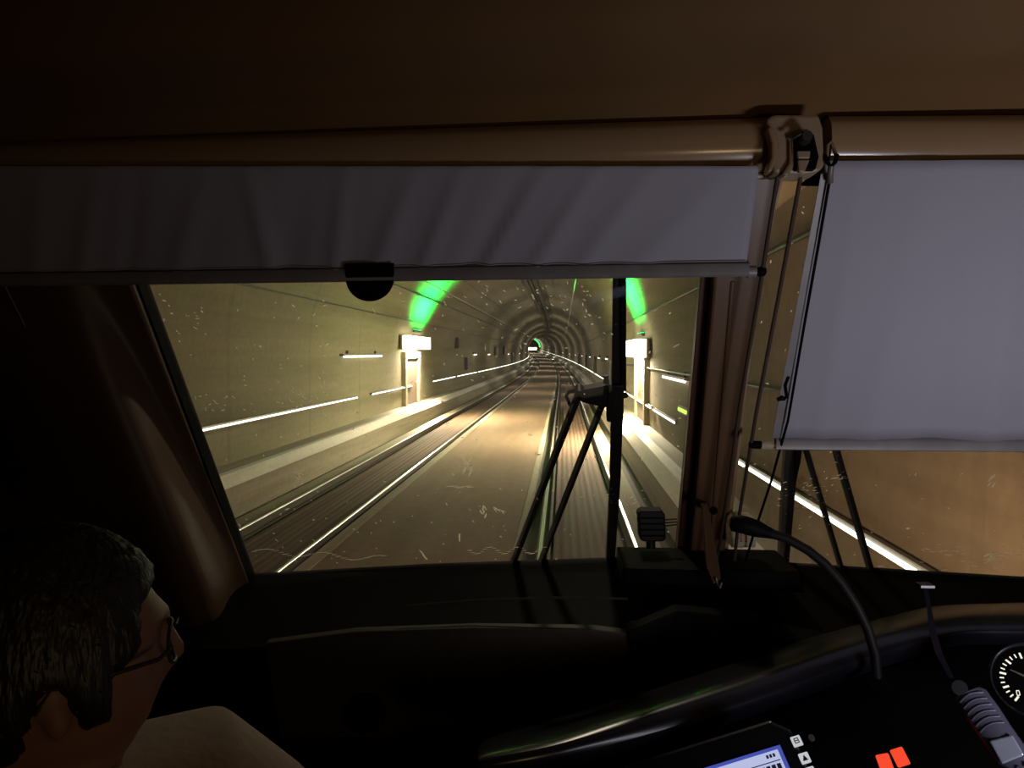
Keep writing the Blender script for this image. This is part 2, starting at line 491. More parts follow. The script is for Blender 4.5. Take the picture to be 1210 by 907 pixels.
CABLES = [(-1, 5.45, .035, 'dark cable running high along the left side of the vault'), (1, 4.15, .03, 'dark cable running along the right side of the vault'),
          (-1, 4.35, .022, 'thin dark cable low on the left side of the vault'), (-1, 6.7, .02, 'thin cable near the crown on the left of the vault'),
          (1, 2.45, .03, 'dark pipe along the right tunnel wall above the handrail light')]
for side, z, r, lab in CABLES:
    x = wall_pt(side, z) - side * 0.07
    prof = [(x + r * math.cos(2 * pi * k / 6), z + r * math.sin(2 * pi * k / 6)) for k in range(6)]
    tag(sweep('wall_cable', prof, M['darksteel'], smooth=60), lab, 'cable')
for x, lab in ((-2.35, 'dark overhead duct at the tunnel crown, the one nearer the left track'), (-1.75, 'dark overhead duct at the tunnel crown, the one nearer the right track')):
    tag(sweep('ceiling_duct', [(x - .13, 7.35), (x - .13, 7.6), (x + .13, 7.6), (x + .13, 7.35)], M['darksteel']), lab, 'duct')
for x, lab in ((0.39, 'overhead wire above the right track'), (-4.45, 'overhead wire above the left track')):
    r = .02
    tag(sweep('overhead_wire', [(x + r * math.cos(2 * pi * k / 6), 5.25 + r * math.sin(2 * pi * k / 6)) for k in range(6)], M['steel']), lab, 'wire')

# handrail light strips -------------------------------------------------
def strip(side, y0, y1, lab):
    z = 1.45 if side < 0 else 1.27
    x = (XL + 0.10) if side < 0 else (XR - 0.10)
    n = max(2, int((y1 - y0) / 4) + 1)
    ys = [y0 + (y1 - y0) * i / n for i in range(n + 1)]
    t = thing('handrail_light', lab, 'light strip', (x + track_shift(y0), y0, z + track_rise(y0)), 'light strips on the tunnel handrails')
    s = 1 if side < 0 else -1
    sweep('rail_holder', [(x - .05 * s, z - .04), (x - .05 * s, z + .06), (x + .0 * s, z + .06), (x + .0 * s, z - .04)], M['steel'], ys=ys, parent=t)
    sweep('light_tube', [(x + .001 * s, z - .015), (x + .001 * s, z + .015), (x + .03 * s, z + .015), (x + .03 * s, z - .015)], M['led'], ys=ys, parent=t)


LS = [(12.5, 24.4), (26.4, 33.4), (39, 47), (48, 59), (60, 80), (81, 110), (111, 150), (151, 200), (201, 260), (261, 330), (331, 400)]
RS = [(3.6, 10.8), (11.0, 15.6), (17.8, 22), (22.6, 27.5), (28, 36), (37, 50), (51, 70), (71, 100), (101, 140), (141, 190), (191, 260), (261, 330), (331, 400)]
ORD = ['first', 'second', 'third', 'fourth', 'fifth', 'sixth', 'seventh', 'eighth', 'ninth', 'tenth', 'eleventh', 'twelfth', 'last']
for i, (a, b_) in enumerate(LS):
    strip(-1, a, b_, 'glowing white strip on the left tunnel wall handrail, ' + (ORD[i] if i < len(LS) - 1 else 'last') + ' from the train')
for i, (a, b_) in enumerate(RS):
    strip(1, a, b_, 'glowing white strip on the right tunnel wall handrail, ' + (ORD[i] if i < len(RS) - 1 else 'last') + ' from the train')


# wall lamps -------------------------------------------------------------
def place(o, x, y, z, side):
    o.location = (x + track_shift(y), y, z + track_rise(y)); o.rotation_euler = (0, 0, heading(y) + (0 if side < 0 else pi))


def tube_lamp_proto():
    t = thing('tunnel_lamp', '', 'lamp', (0, 0, 0), 'long lamps on the tunnel walls')
    MB().box((0.06, 0, 0.05), (0.12, 1.7, 0.07)).build('lamp_housing', M['steel'], t)
    MB().tube([(0.1, -0.8, 0), (0.1, 0.8, 0)], 0.035, 8).build('lamp_tube', M['lamp2'], t, smooth=60)
    for k in (-.6, .6): MB().box((0.03, k, 0.1), (0.06, 0.05, 0.18)).build('bracket', M['darksteel'], t)
    return t


TL = tube_lamp_proto(); first = [True]
def tube_lamp(side, y, z, lab, power=P_TUBE, scale=1.0):
    o = TL if first[0] else copy_tree(TL); first[0] = False
    place(o, wall_pt(side, z), y, z, side); o['label'] = lab
    o.scale = (1, scale, 1)
    x = wall_pt(side, z) - side * 1.1 + track_shift(y)
    if power:
        add_light('tunnel_lamp_light', 'AREA', (x, y, z - 0.2 + track_rise(y)), (x - side * 1.2, y, z - .3), power, WARMW, 1.4 * scale, 0.15)


tube_lamp(-1, 25.4, 2.82, 'long white lamp alone on the left tunnel wall, with a faint glow below it', P_TUBE * .35, 3.0)
tube_lamp(1, 18.2, 2.3, 'long white lamp on the right tunnel wall nearest the centre pillar of the windscreen', P_TUBE * .5, 2.2)
dist = ['two', 'three', 'four', 'five', 'six', 'seven', 'eight', 'nine', 'ten', 'eleven', 'twelve']
for side, nm, ys in ((-1, 'left', (58, 69, 96, 128, 165, 210, 265, 330)), (1, 'right', (46, 56, 74, 98, 126, 160, 205, 260, 325))):
    for i, y in enumerate(ys):
        tube_lamp(side, y, 2.85 if side < 0 else 2.6, 'small white lamp far along the %s tunnel wall, %s from the cross-passage doorway' % (nm, ORD[i]), P_TUBE * (1.0 + y / 90))


# cross-passage doorways with bright lamps above -------------------------------
def portal(side, y, z, lab):
    xw = wall_pt(side, 1.0); s = -side
    x = 0
    t = thing('doorway_surround', lab, 'doorway', (0, 0, 0), 'lit doorways in the tunnel walls')
    for k in (-1.5, 1.5): MB().box((0.05, k, 1.66), (0.25, 0.35, 2.08)).build('jamb', M['lining'], t, bevel=.02)
    MB().box((0.05, 0, 2.85), (0.28, 3.4, 0.3)).build('lintel', M['lining'], t, bevel=.02)
    MB().box((0.02, 0, 1.68), (0.1, 2.6, 2.1)).build('door_leaf', M['door'], t, bevel=.01)
    MB().tube([(0.1, 0.9, 1.6), (0.16, 0.9, 1.6), (0.16, 1.1, 1.6), (0.1, 1.1, 1.6)], .02, 6).build('handle', M['steel'], t)
    for k in (-1.3, 1.3):
        h = MB().box((0.14, k, z - 0.02), (0.10, 2.3, 0.60)).build('lamp_housing', M['steel'], t, bevel=.02)
        MB().box((0.36, k, z - 0.02), (0.34, 2.2, 0.56)).build('lamp_glass', M['lamp'], t, bevel=.02)
    place(t, xw, y, 0, side)
    xx = xw + s * .6 + track_shift(y)
    for k in (-0.9, 0.9):
        add_light('doorway_lamp_light', 'AREA', (xx, y + k, z - 0.1), (xx + s * 2.6, y + k * 1.6, -0.2), P_PORTAL * (1 if side < 0 else .8), WARM, 1.2, 0.4, spread=math.radians(150))
    # wash on the wall below the lamps
    add_light('doorway_wash_light', 'AREA', (xx - s * .15, y, z - .35), (xx - s * .45, y, 0.3), P_PORTAL * 1.1, WARM, 3.0, 0.1)
    return t


portal(-1, 33.5, 3.42, 'brightly lit doorway with yellow-white lamps in the left tunnel wall under the green glow')
portal(1, 25.6, 3.1, 'brightly lit doorway with yellow-white lamps in the right tunnel wall under the green glow')

# green lamps washing the vault
for side, y, z, lab in ((-1, 34.5, 3.95, 'green lamp above the lit doorway in the left tunnel wall'), (1, 25.8, 3.55, 'green lamp above the lit doorway in the right tunnel wall')):
    x = wall_pt(side, z) - side * .12
    t = thing('green_lamp', lab, 'lamp', (0, 0, 0), 'green lamps over the doorways')
    MB().box((0.06, 0, 0), (0.12, 1.6, 0.10)).build('lamp_housing', M['darksteel'], t, bevel=.01)
    MB().box((0.07, 0, 0.06), (0.08, 1.5, 0.03)).build('lamp_glass', M['green'], t)
    place(t, wall_pt(side, z), y, z, side)
    aim = Vector((CX + side * 3.6, y, ZC + 3.4))
    add_light('green_lamp_light', 'AREA', (x - side * 1.3 + track_shift(y), y, z - .1), (aim.x + side * .7, y, aim.z), P_GREEN, (0.0, 1.0, 0.10), 3.0, 0.4, spread=math.radians(115))
# green arch far away
y = 400
o = MB()
for k in range(28):
    a0, a1 = pi * k / 28, pi * (k + 1) / 28
    q = [(CX + rr * math.cos(a), ZC + rr * math.sin(a)) for rr, a in ((R0 - .15, a0), (R0 - .15, a1), (R0 - .75, a1), (R0 - .75, a0))]
    o.slab([Vector((x + track_shift(y), y, z + track_rise(y))) for x, z in q], (0, .4, 0))
tag(o.build('green_arch_light', M['green']), 'tiny green glowing arch at the far end of the tunnel', 'light')
for k in range(3):
    x = -5.6 + 2.6 * k
    tag(MB().box((x + track_shift(402), 402, 2.1 + track_rise(402)), (2.2, .3, 1.3)).build('far_lamp', M['lamp'], bevel=.1),
        'white glow far down the tunnel under the green arch', 'lamp', 'white lamps far down the tunnel')
add_light('far_lamp_light', 'POINT', (CX + track_shift(385), 385, 5 + track_rise(385)), (0, 0, 0), 2500, WARMW, 0.5)
# small glowing green-yellow exit sign on the right wall
t = thing('exit_sign', 'small glowing yellow-green sign low on the right tunnel wall', 'sign', (0, 0, 0))
MB().box((0.03, 0, 0), (0.05, 1.3, 0.16)).build('sign_box', M['steel'], t)
MB().box((0.06, 0, 0), (0.02, 1.2, 0.08)).build('sign_face', M['sign_green'], t)
place(t, XR, 17.0, 1.62, 1)

# boxes on the walls further on
spots = [(-1, 48, 3.6, 1.2, .7), (-1, 53, 2.2, 1.6, .9), (-1, 76, 3.2, 2.2, .9), (-1, 88, 3.3, 2.2, 1.0), (-1, 104, 2.3, 1.6, 1.5), (-1, 135, 2.4, 1.6, 1.4),
         (1, 34, 2.0, 1.0, 1.1), (1, 40, 1.9, 1.2, 1.3), (1, 62, 2.0, 1.4, 1.4), (1, 84, 2.1, 1.4, 1.5), (1, 110, 2.1, 1.6, 1.6)]
for i, (side, y, z, ln, h) in enumerate(spots):
    nm = 'left' if side < 0 else 'right'
    k = [s for s in spots if s[0] == side].index(spots[i])
    t = thing('equipment_cabinet', 'dark equipment cabinet on the %s tunnel wall beyond the doorway, %s along it' % (nm, ORD[k]), 'cabinet', (0, 0, 0), 'equipment cabinets on the tunnel walls')
    MB().box((0.1, 0, 0), (0.24, ln, h)).build('cabinet_body', M['door'], t, bevel=.02)
    MB().box((0.235, 0, 0), (0.03, ln * .86, h * .86)).build('cabinet_door', M['darksteel'], t, bevel=.01)
    MB().tube([(0.25, ln * .3, -.08), (0.29, ln * .3, -.08), (0.29, ln * .3, .08), (0.25, ln * .3, .08)], .015, 6).build('handle', M['steel'], t)
    place(t, wall_pt(side, z), y, z, side)

# end of the modelled tunnel
y = YS[-1]
b = MB(); b.slab([Vector((x + track_shift(y), y, z + track_rise(y))) for x, z in [(XL, -.4), (XR, -.4)] + arc], (0, 0.3, 0))
struct(b.build('wall_tunnel_end', M['lining']))

# ------------------------------------------------------------------ cab shell
def px_slab(plane, pts, th, off=0.0):
    return MB().slab([plane.at(x, y, off) for x, y in pts], NRM * th)


struct(MB().box((0.42, -0.1, 1.15), (3.1, 4.1, 0.1)).build('floor', M['black']))
XWL, XWR = -1.34, 1.92
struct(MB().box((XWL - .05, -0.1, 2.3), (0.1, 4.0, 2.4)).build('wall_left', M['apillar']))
struct(MB().box((XWR + .05, -0.1, 2.3), (0.1, 4.0, 2.4)).build('wall_right', M['beige']))
struct(MB().box((0.42, -1.15, 2.3), (3.1, 0.1, 2.4)).build('wall_back', M['beige']))
# ceiling: curved lining rolling down to the blind cassettes, with a shallow step
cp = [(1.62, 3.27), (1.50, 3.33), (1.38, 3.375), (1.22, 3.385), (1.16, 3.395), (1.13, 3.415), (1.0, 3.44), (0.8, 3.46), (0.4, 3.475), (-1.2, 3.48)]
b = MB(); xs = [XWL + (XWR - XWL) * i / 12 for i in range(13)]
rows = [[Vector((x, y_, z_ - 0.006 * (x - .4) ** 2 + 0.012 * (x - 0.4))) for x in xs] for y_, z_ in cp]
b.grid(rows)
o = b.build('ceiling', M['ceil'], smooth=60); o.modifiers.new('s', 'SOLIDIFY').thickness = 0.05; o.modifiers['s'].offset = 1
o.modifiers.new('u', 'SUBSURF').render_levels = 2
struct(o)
# header over the windows, closed to the ceiling
b = MB().slab([GL.at(60, 196, -.02), GL.at(880, 188, -.02), GL.at(880, 120, -.02), GL.at(20, 120, -.02)], NRM * .03)
b.slab([GR.at(880, 196, -.02), GR.at(1400, 196, -.02), GR.at(1400, 110, -.02), GR.at(880, 110, -.02)], NRM * .03)
struct(b.build('wall_front_header', M['beige']))
b = MB().slab([Vector((XWL, 1.50, 3.25)), Vector((XWR, 1.50, 3.25)), Vector((XWR, 1.60, 3.30)), Vector((XWL, 1.60, 3.30))], (0, 0, .1))
struct(b.build('trim_5', M['beige']))

# left A-pillar: folded lining with rounded ridges
cols = []
PX = {250: (-165, 15, 39, 55, 77, 95, 130), 330: (-120, 40, 66, 84, 108, 128, 159), 510: (-40, 118, 142, 160, 182, 200, 226), 680: (60, 190, 216, 236, 250, 266, 287), 760: (80, 212, 238, 256, 272, 290, 312)}
OFF = {250: (-.02, .0, .01, .01, .0, .01, .03), 330: (.0, .045, .055, .05, .035, .03, .035), 510: (.05, .16, .19, .18, .10, .05, .035), 680: (.15, .26, .30, .28, .17, .09, .035), 760: (.15, .26, .30, .28, .18, .1, .035)}
rows = []
for py in (250, 330, 510, 680, 760):
    rows.append([GL.at(x, py, o_) for x, o_ in zip(PX[py], OFF[py])])
b = MB(); b.grid(rows)
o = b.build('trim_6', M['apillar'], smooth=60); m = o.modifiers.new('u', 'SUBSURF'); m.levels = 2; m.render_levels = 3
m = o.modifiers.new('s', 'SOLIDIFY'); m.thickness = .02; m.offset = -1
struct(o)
# filler between pillar and side wall, and between pillar and glass
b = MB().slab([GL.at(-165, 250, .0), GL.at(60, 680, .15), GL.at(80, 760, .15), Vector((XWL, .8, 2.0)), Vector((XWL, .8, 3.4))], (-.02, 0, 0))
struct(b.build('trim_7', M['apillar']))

# windows --------------------------------------------------------------
LPOLY = [(118, 190), (843, 190), (828, 330), (799, 655), (727, 662), (500, 670), (299, 681)]
RPOLY = [(915, 188), (1420, 188), (1420, 700), (1210, 685), (928, 668), (845, 668), (876, 430)]


def window(n, plane, poly, seed, dirt):
    seal = MB()
    pts = [plane.at(x, y) for x, y in poly]
    cen = sum(pts, Vector()) / len(pts)
    inner = [p + (cen - p).normalized() * .004 for p in pts]
    outer = [p + (p - cen).normalized() * .03 for p in pts]
    k = len(pts)
    for th0, th1 in ((-.01, .03),):
        A = [p + NRM * th0 for p in inner]; B = [p + NRM * th0 for p in outer]; Cc = [p + NRM * th1 for p in outer]; D = [p + NRM * th1 for p in inner]
        seal.grid([A + [A[0]], B + [B[0]], Cc + [Cc[0]], D + [D[0]], A + [A[0]]])
    w = struct(seal.build('window_%d' % n, M['rubber']))
    MB().slab(pts, -NRM * .005).build('glass', M['glass'], w)
    g = MB(); rnd = random.Random(seed)
    e1 = Vector((1, plane.c, 0)).normalized(); e2 = NRM.cross(e1).normalized()
    if e2.z < 0: e2 = -e2

    def fleck(px, py, w_, l_, a):
        c = plane.at(px, py, -.009)
        n_ = 6; vs = []
        for i in range(n_):
            t = 2 * pi * i / n_
            u = math.cos(t) * l_ * (0.7 + .6 * rnd.random()); v = math.sin(t) * w_ * (0.7 + .6 * rnd.random())
            vs.append(c + e1 * (u * math.cos(a) - v * math.sin(a)) + e2 * (u * math.sin(a) + v * math.cos(a)))
        g.add(vs, [tuple(range(n_))])
    for px, py, w_, l_, a in dirt(rnd): fleck(px, py, w_ * 1.5, l_ * 1.8, a)
    o = g.build('grime', M['grime'], w); tag(o, 'pale dried insect splashes and specks on the glass', kind='stuff')
    return w


def inside(px, py, poly):
    c = False; j = len(poly) - 1
    for i in range(len(poly)):
        xi, yi = poly[i]; xj, yj = poly[j]
        if (yi > py) != (yj > py) and px < (xj - xi) * (py - yi) / (yj - yi) + xi: c = not c
        j = i
    return c


def dirtL(r):
    n = 0
    while n < 250:
        px, py = r.uniform(180, 820), r.uniform(335, 668)
        if not inside(px, py, LPOLY): continue
        n += 1
        yield px, py, r.uniform(.0006, .0014), r.uniform(.0008, .0026) * (2 if r.random() < .12 else 1), r.uniform(0, 6.28)
    for cx, cy, s, k in ((375, 470, 42, 40), (560, 350, 50, 26), (240, 475, 25, 20), (215, 380, 22, 14), (655, 350, 40, 22), (740, 590, 14, 14)):
        for i in range(k):
            px, py = cx + r.gauss(0, s), cy + r.gauss(0, s * .3)
            if inside(px, py, LPOLY) and py > 330: yield px, py, .0007, r.uniform(.0008, .0032), r.choice((0, .3, 2.2, 2.5, 1.9)) + r.uniform(-.3, .3)
    for i in range(11):                                    # feathered splash
        a = 2.1 + r.uniform(-.9, .7); l = r.uniform(5, 13)
        yield 552 + math.cos(a) * l, 556 - math.sin(a) * l, .0009, l * .0011, a
    for i in range(5): yield 550 + r.uniform(-4, 6), 556 + r.uniform(-3, 3), .002, .006, r.uniform(0, 3)
    for i in range(7): yield 532 + i * 4, 576 - r.uniform(0, 2), .0006, .006, .1
    for i in range(6): yield 571 + r.uniform(-4, 4), 604 + r.uniform(-5, 5), .0014, .005, r.uniform(1, 2.2)
    for i in range(5): yield 590 + r.uniform(-8, 6), 602 + r.uniform(-3, 3), .001, .006, r.uniform(2, 3)
    for i in range(4): yield 498 + i * 1.5, 652 + i * 2.2, .0016, .005, 2.2
    for i in range(4): yield 543, 632 + i * 2, .0014, .004, 1.4
    for i in range(26): yield 555 + i * 3.6, 650 + 4 * math.sin(i * .7), .0006, .004, .05
    for i in range(30): yield 300 + i * 5.3, 651 - 3.5 * math.sin(i * .5) + i * .3, .0006, .005, .1
    for i in range(14): yield 350 + r.uniform(0, 7), 566 + r.uniform(-7, 6), .001, .004, 2.4


def dirtR(r):
    n = 0
    while n < 110:
        px, py = r.uniform(870, 1210), r.uniform(215, 680)
        if not inside(px, py, RPOLY): continue
        n += 1
        yield px, py, r.uniform(.0006, .0012), r.uniform(.0008, .0026), r.uniform(0, 6.28)
    for i in range(60):
        yield 955 + r.gauss(0, 14), 588 + r.gauss(0, 18), .0007, r.uniform(.0008, .004), r.uniform(-.3, .6)
    for i in range(40): yield 1150 + r.gauss(0, 50), 655 + r.gauss(0, 8), .0007, r.uniform(.001, .006), r.uniform(-.2, .2)
    for i in range(8): yield 1170 + r.uniform(-7, 8), 659 + r.uniform(-5, 5), .0016, .006, .6
    for i in range(6): yield 1172 + r.uniform(-3, 4), 566 + r.uniform(-7, 7), .0016, .005, 1.3
    for i in range(6): yield 985 + i * 3, 566 - r.uniform(0, 5), .0008, .004, .4
    yield 1073, 624, .0028, .0028, 0


window(1, GL, LPOLY, 3, dirtL)
window(2, GR, RPOLY, 5, dirtR)

# centre pillar: rust-brown flange with rivets, wide beige-brown lining, thin edge lip
pil = struct(px_slab(GL, [(846, 150), (930, 150), (906, 246), (884, 380), (850, 660), (811, 660), (838, 330)], .05, .03).build('trim_8', M['pillar'], bevel=.006))
fl = px_slab(GL, [(840, 150), (862, 150), (841, 330), (814, 662), (797, 662), (825, 330)], .028, .012).build('flange', M['flange'], pil, bevel=.002)
lip = px_slab(GR, [(929, 150), (935, 150), (911, 246), (888, 380), (856, 656), (850, 656), (882, 380), (905, 246)], .03, .03).build('lip', M['beige'], pil)
riv = MB()
for k in range(9):
    py = 345 + k * 38
    riv.disc(GL.at(833 - (py - 330) * .084, py, .04), NRM, .0035, .003, 8)
riv.build('rivet', M['steel'], pil); pil.children[-1]['kind'] = 'stuff'
rib = px_slab(GL, [(862, 330), (868, 330), (842, 655), (836, 655)], .012, .078).build('rib', M['pillar'], pil, bevel=.004)

# pale gusset at the head of the right window
struct(px_slab(GR, [(896, 207), (972, 205), (958, 214), (908, 252)], .008, .0).build('trim_9', M['white_insul']))
struct(px_slab(GR, [(945, 218), (962, 203), (1000, 203), (1000, 219)], .01, .012).build('trim_10', M['rubber']))

# lower front wall, sill and dashboard --------------------------------------
SILL = [(150, 690), (297, 677), (500, 667), (727, 659)]
b = MB()
top = [GL.at(x, y, -.02) for x, y in SILL] + [GL.at(850, 657, -.02), GR.at(928, 667, -.02), GR.at(1210, 684, -.02), GR.at(1450, 700, -.02)]
rows = [top, [v + Vector((0, -.10, -.012)) for v in top], [v + Vector((0, -.22, -.03)) for v in top], [Vector((v.x, 1.62, v.z - .05)) for v in top], [Vector((v.x, 1.60, v.z - .09)) for v in top], [Vector((v.x, 1.60, 1.2)) for v in top]]
b.grid(rows)
o = b.build('wall_front', M['black'], smooth=30); m = o.modifiers.new('s', 'SOLIDIFY'); m.thickness = .03; m.offset = -1
struct(o)
# raised black ledge carrying the boxes in the middle
A = [P(728, 645, 1.97), P(917, 649, 1.97), P(922, 672, 1.97), P(728, 662, 1.97)]
tag(MB().slab(A, (0, -.20, -.0)).build('ledge_cover', M['black'], bevel=.006), 'black raised ledge cover below the centre pillar of the windscreen', 'cover')

# assistant's side panel with round knob
t = thing('front_panel', 'dark brown-black panel with a round knob below the left windscreen', 'panel', P(530, 880, 1.55))
pts = []
for px, py in ((312, 760), (420, 746), (560, 741), (700, 743), (742, 748), (749, 812), (640, 852), (560, 872), (330, 872)): pts.append(P(px, py, 1.56))
MB().slab(pts, (0, .03, 0)).build('panel_face', M['panel'], t, bevel=.004)
MB().disc(P(432, 842, 1.555), (0, -1, 0), .036, .03, 28, .033).build('knob', M['black'], t, smooth=40)
MB().tube([P(432, 842, 1.558) + Vector((math.cos(a) * .042, 0, math.sin(a) * .042)) for a in [2 * pi * k / 32 for k in range(33)]], .003, 6, False).build('knob_ring', M['black'], t, smooth=60)
MB().slab([P(743, 745, 1.55), P(800, 720, 1.6), P(900, 730, 1.6), P(905, 790, 1.55), P(751, 830, 1.52)], (0, .04, 0)).build('side_panel', M['black'], t, bevel=.004)
MB().tube([P(480, 716, 1.60), P(560, 709, 1.605), P(650, 706, 1.605), P(742, 707, 1.60)], .003, 6).build('edge_line', M['panel'], t)

# driver's desk: rolled cowl, recessed instrument panel
xs_ = [560, 640, 700, 780, 840, 900, 955, 1010, 1060, 1100, 1140, 1180, 1240, 1330]
def interp(tab, x):
    for (x0, a), (x1, b2) in zip(tab, tab[1:]):
        if x <= x1:
            k = max(0, (x - x0) / (x1 - x0)); return tuple(p + (q - p) * k for p, q in zip(a, b2))
    return tab[-1][1]
LN = [  # each line: x -> (y, depth)
 [(560, (872, 1.52)), (780, (805, 1.60)), (900, (765, 1.66)), (1010, (735, 1.70)), (1100, (712, 1.74)), (1330, (705, 1.76))],
 [(560, (886, 1.12)), (640, (874, 1.14)), (780, (828, 1.24)), (900, (790, 1.33)), (1010, (752, 1.42)), (1100, (727, 1.50)), (1140, (722, 1.52)), (1330, (722, 1.52))],
 [(560, (896, 1.09)), (640, (884, 1.11)), (780, (842, 1.21)), (900, (804, 1.30)), (1010, (763, 1.39)), (1100, (737, 1.47)), (1140, (731, 1.49)), (1330, (732, 1.49))],
 [(560, (914, 1.08)), (640, (902, 1.10)), (780, (866, 1.19)), (900, (825, 1.27)), (1010, (783, 1.36)), (1100, (753, 1.43)), (1140, (744, 1.45)), (1330, (746, 1.45))],
 [(560, (922, 1.10)), (640, (911, 1.12)), (780, (877, 1.20)), (900, (836, 1.28)), (1010, (793, 1.37)), (1100, (762, 1.44)), (1140, (753, 1.46)), (1330, (756, 1.46))],
 [(560, (930, 1.18)), (640, (918, 1.20)), (780, (884, 1.27)), (900, (846, 1.34)), (1010, (803, 1.42)), (1100, (772, 1.48)), (1140, (764, 1.50)), (1330, (768, 1.50))],
 [(560, (1060, 1.00)), (640, (1060, 1.02)), (780, (1040, 1.04)), (900, (1010, 1.08)), (1010, (990, 1.12)), (1100, (980, 1.16)), (1140, (975, 1.17)), (1330, (970, 1.18))],
 [(560, (1150, .85)), (640, (1150, .86)), (780, (1150, .87)), (900, (1150, .88)), (1010, (1150, .88)), (1100, (1150, .88)), (1140, (1150, .88)), (1330, (1150, .88))],
]
desk = thing('driver_desk', 'black driver desk with a rolled cowl, lit screen, orange buttons and round gauge', 'desk', (0.5, 1.2, 1.2))
b = MB(); rows = []
for ln in LN:
    rows.append([P(x, interp(ln, x)[0], interp(ln, x)[1]) for x in xs_])
low = [Vector((v.x, v.y, 1.2)) for v in rows[-1]]
b.grid(rows[:6])
o = b.build('cowl', M['desk'], desk, smooth=50)
m = o.modifiers.new('s', 'SOLIDIFY'); m.thickness = .012; m.offset = -1; m = o.modifiers.new('u', 'SUBSURF'); m.levels = 1; m.render_levels = 2
b = MB(); b.grid(rows[5:] + [low]); o = b.build('instrument_panel', M['black'], desk, smooth=20)

# display unit
O, e1, e2, n = face_frame(855, 925, 1.10, math.radians(17), -0.35)
def L3(u, v, w=0.0): return O + e1 * u + e2 * v + n * w
du = MB().slab([L3(-.20, -.09), L3(.105, -.09), L3(.125, -.07), L3(.125, .045), L3(.10, .068), L3(-.20, .068)], -n * .05).build('display_unit', M['desk'], desk, bevel=.006)
def quad(u0, v0, u1, v1, w, th=.002): return MB().slab([L3(u0, v0, w), L3(u1, v0, w), L3(u1, v1, w), L3(u0, v1, w)], n * th)
def pixuv(px, py):
    r = ray(px, py); t = (O - CAM).dot(n) / r.dot(n); q = CAM + r * t - O
    return q.dot(e1), q.dot(e2)
sx, sy = pixuv(918, 884)
quad(sx - .155, sy - .12, sx + .006, sy + .003, .0005).build('screen_edge', M['screen_edge'], du)
quad(sx - .15, sy - .12, sx, sy - .003, .003).build('screen', M['screen'], du)
b = MB()
def q2(u0, v0, u1, v1): b.slab([L3(u0, v0, .0055), L3(u1, v0, .0055), L3(u1, v1, .0055), L3(u0, v1, .0055)], n * .0003)
q2(sx - .060, sy - .0185, sx - .002, sy - .0172)
for k in range(3): q2(sx - .020 + k * .005, sy - .012, sx - .0165 + k * .005, sy - .007)
for k in range(4): q2(sx - .034 + k * .008, sy - .030, sx - .028 + k * .008, sy - .022)
b.slab([L3(sx - .062, sy - .026, .0055), L3(sx - .056, sy - .026, .0055), L3(sx - .059, sy - .015, .0055)], n * .0003)
b.build('screen_readout', M['screen_ink'], du)
for i, (px, py) in enumerate(((941.5, 876), (951, 896), (958, 913))):
    u, v = pixuv(px, py)
    k = quad(u - .0072, v - .0078, u + .0072, v + .0078, .0005, .003).build('key', M['key'], du, bevel=.002)
    b = MB()
    if i == 0:
        for a_, c_ in ((-.0035, -.0035), (-.0035, .003), (-.0035, -.0002)): b.slab([L3(u + a_, v + c_, .0036), L3(u - a_, v + c_, .0036), L3(u - a_, v + c_ + .0012, .0036), L3(u + a_, v + c_ + .0012, .0036)], n * .0004)
        b.slab([L3(u - .0035, v - .0035, .0036), L3(u - .0022, v - .0035, .0036), L3(u - .0022, v + .004, .0036), L3(u - .0035, v + .004, .0036)], n * .0004)
        b.slab([L3(u + .0022, v - .0035, .0036), L3(u + .0035, v - .0035, .0036), L3(u + .0035, v + .004, .0036), L3(u + .0022, v + .004, .0036)], n * .0004)
    else:
        b.slab([L3(u - .004, v - .004, .0036), L3(u + .004, v - .004, .0036), L3(u, v + .0045, .0036)], n * .0004)
    b.build('key_symbol', M['ink'], du)
u, v = pixuv(959, 872)
MB().disc(L3(u, v, 0), n, .0045, .004, 16).build('sensor', M['steel'], du)

# orange buttons
for px, py, dr in ((1046, 902, 10), (1064, 895, 18)):
    O2, f1, f2, n2 = face_frame(px, py, 1.13, math.radians(dr), -.2)
    MB().slab([O2 - f1 * .0095 - f2 * .012, O2 + f1 * .0095 - f2 * .012, O2 + f1 * .0095 + f2 * .012, O2 - f1 * .0095 + f2 * .012], n2 * .010).build('lit_button', M['orange'], desk, bevel=.002)
    desk.children[-1]['label'] = 'orange lit button'
# speedometer
O2, f1, f2, n2 = face_frame(1219, 803, 1.22, 0.0, -.25)
spd = MB().disc(O2 - n2 * .02, n2, .056, .02, 40).build('speedometer', M['black'], desk, smooth=30)
MB().tube([O2 + (f1 * math.cos(a) + f2 * math.sin(a)) * .056 for a in [2 * pi * k / 40 for k in range(41)]], .003, 6, False).build('gauge_rim', M['desk'], spd, smooth=60)
b = MB()
for k in range(26):
    a = math.radians(228 - k * 10.6)
    d = f1 * math.cos(a) + f2 * math.sin(a); w = f1 * -math.sin(a) + f2 * math.cos(a)
    l0, l1 = (.034, .043) if k % 3 == 0 else (.037, .043)
    hw = .0014 if k % 3 == 0 else .0009
    b.slab([O2 + d * l0 - w * hw, O2 + d * l1 - w * hw, O2 + d * l1 + w * hw, O2 + d * l0 + w * hw], n2 * .001)
b.build('dial_marks', M['dial'], spd)
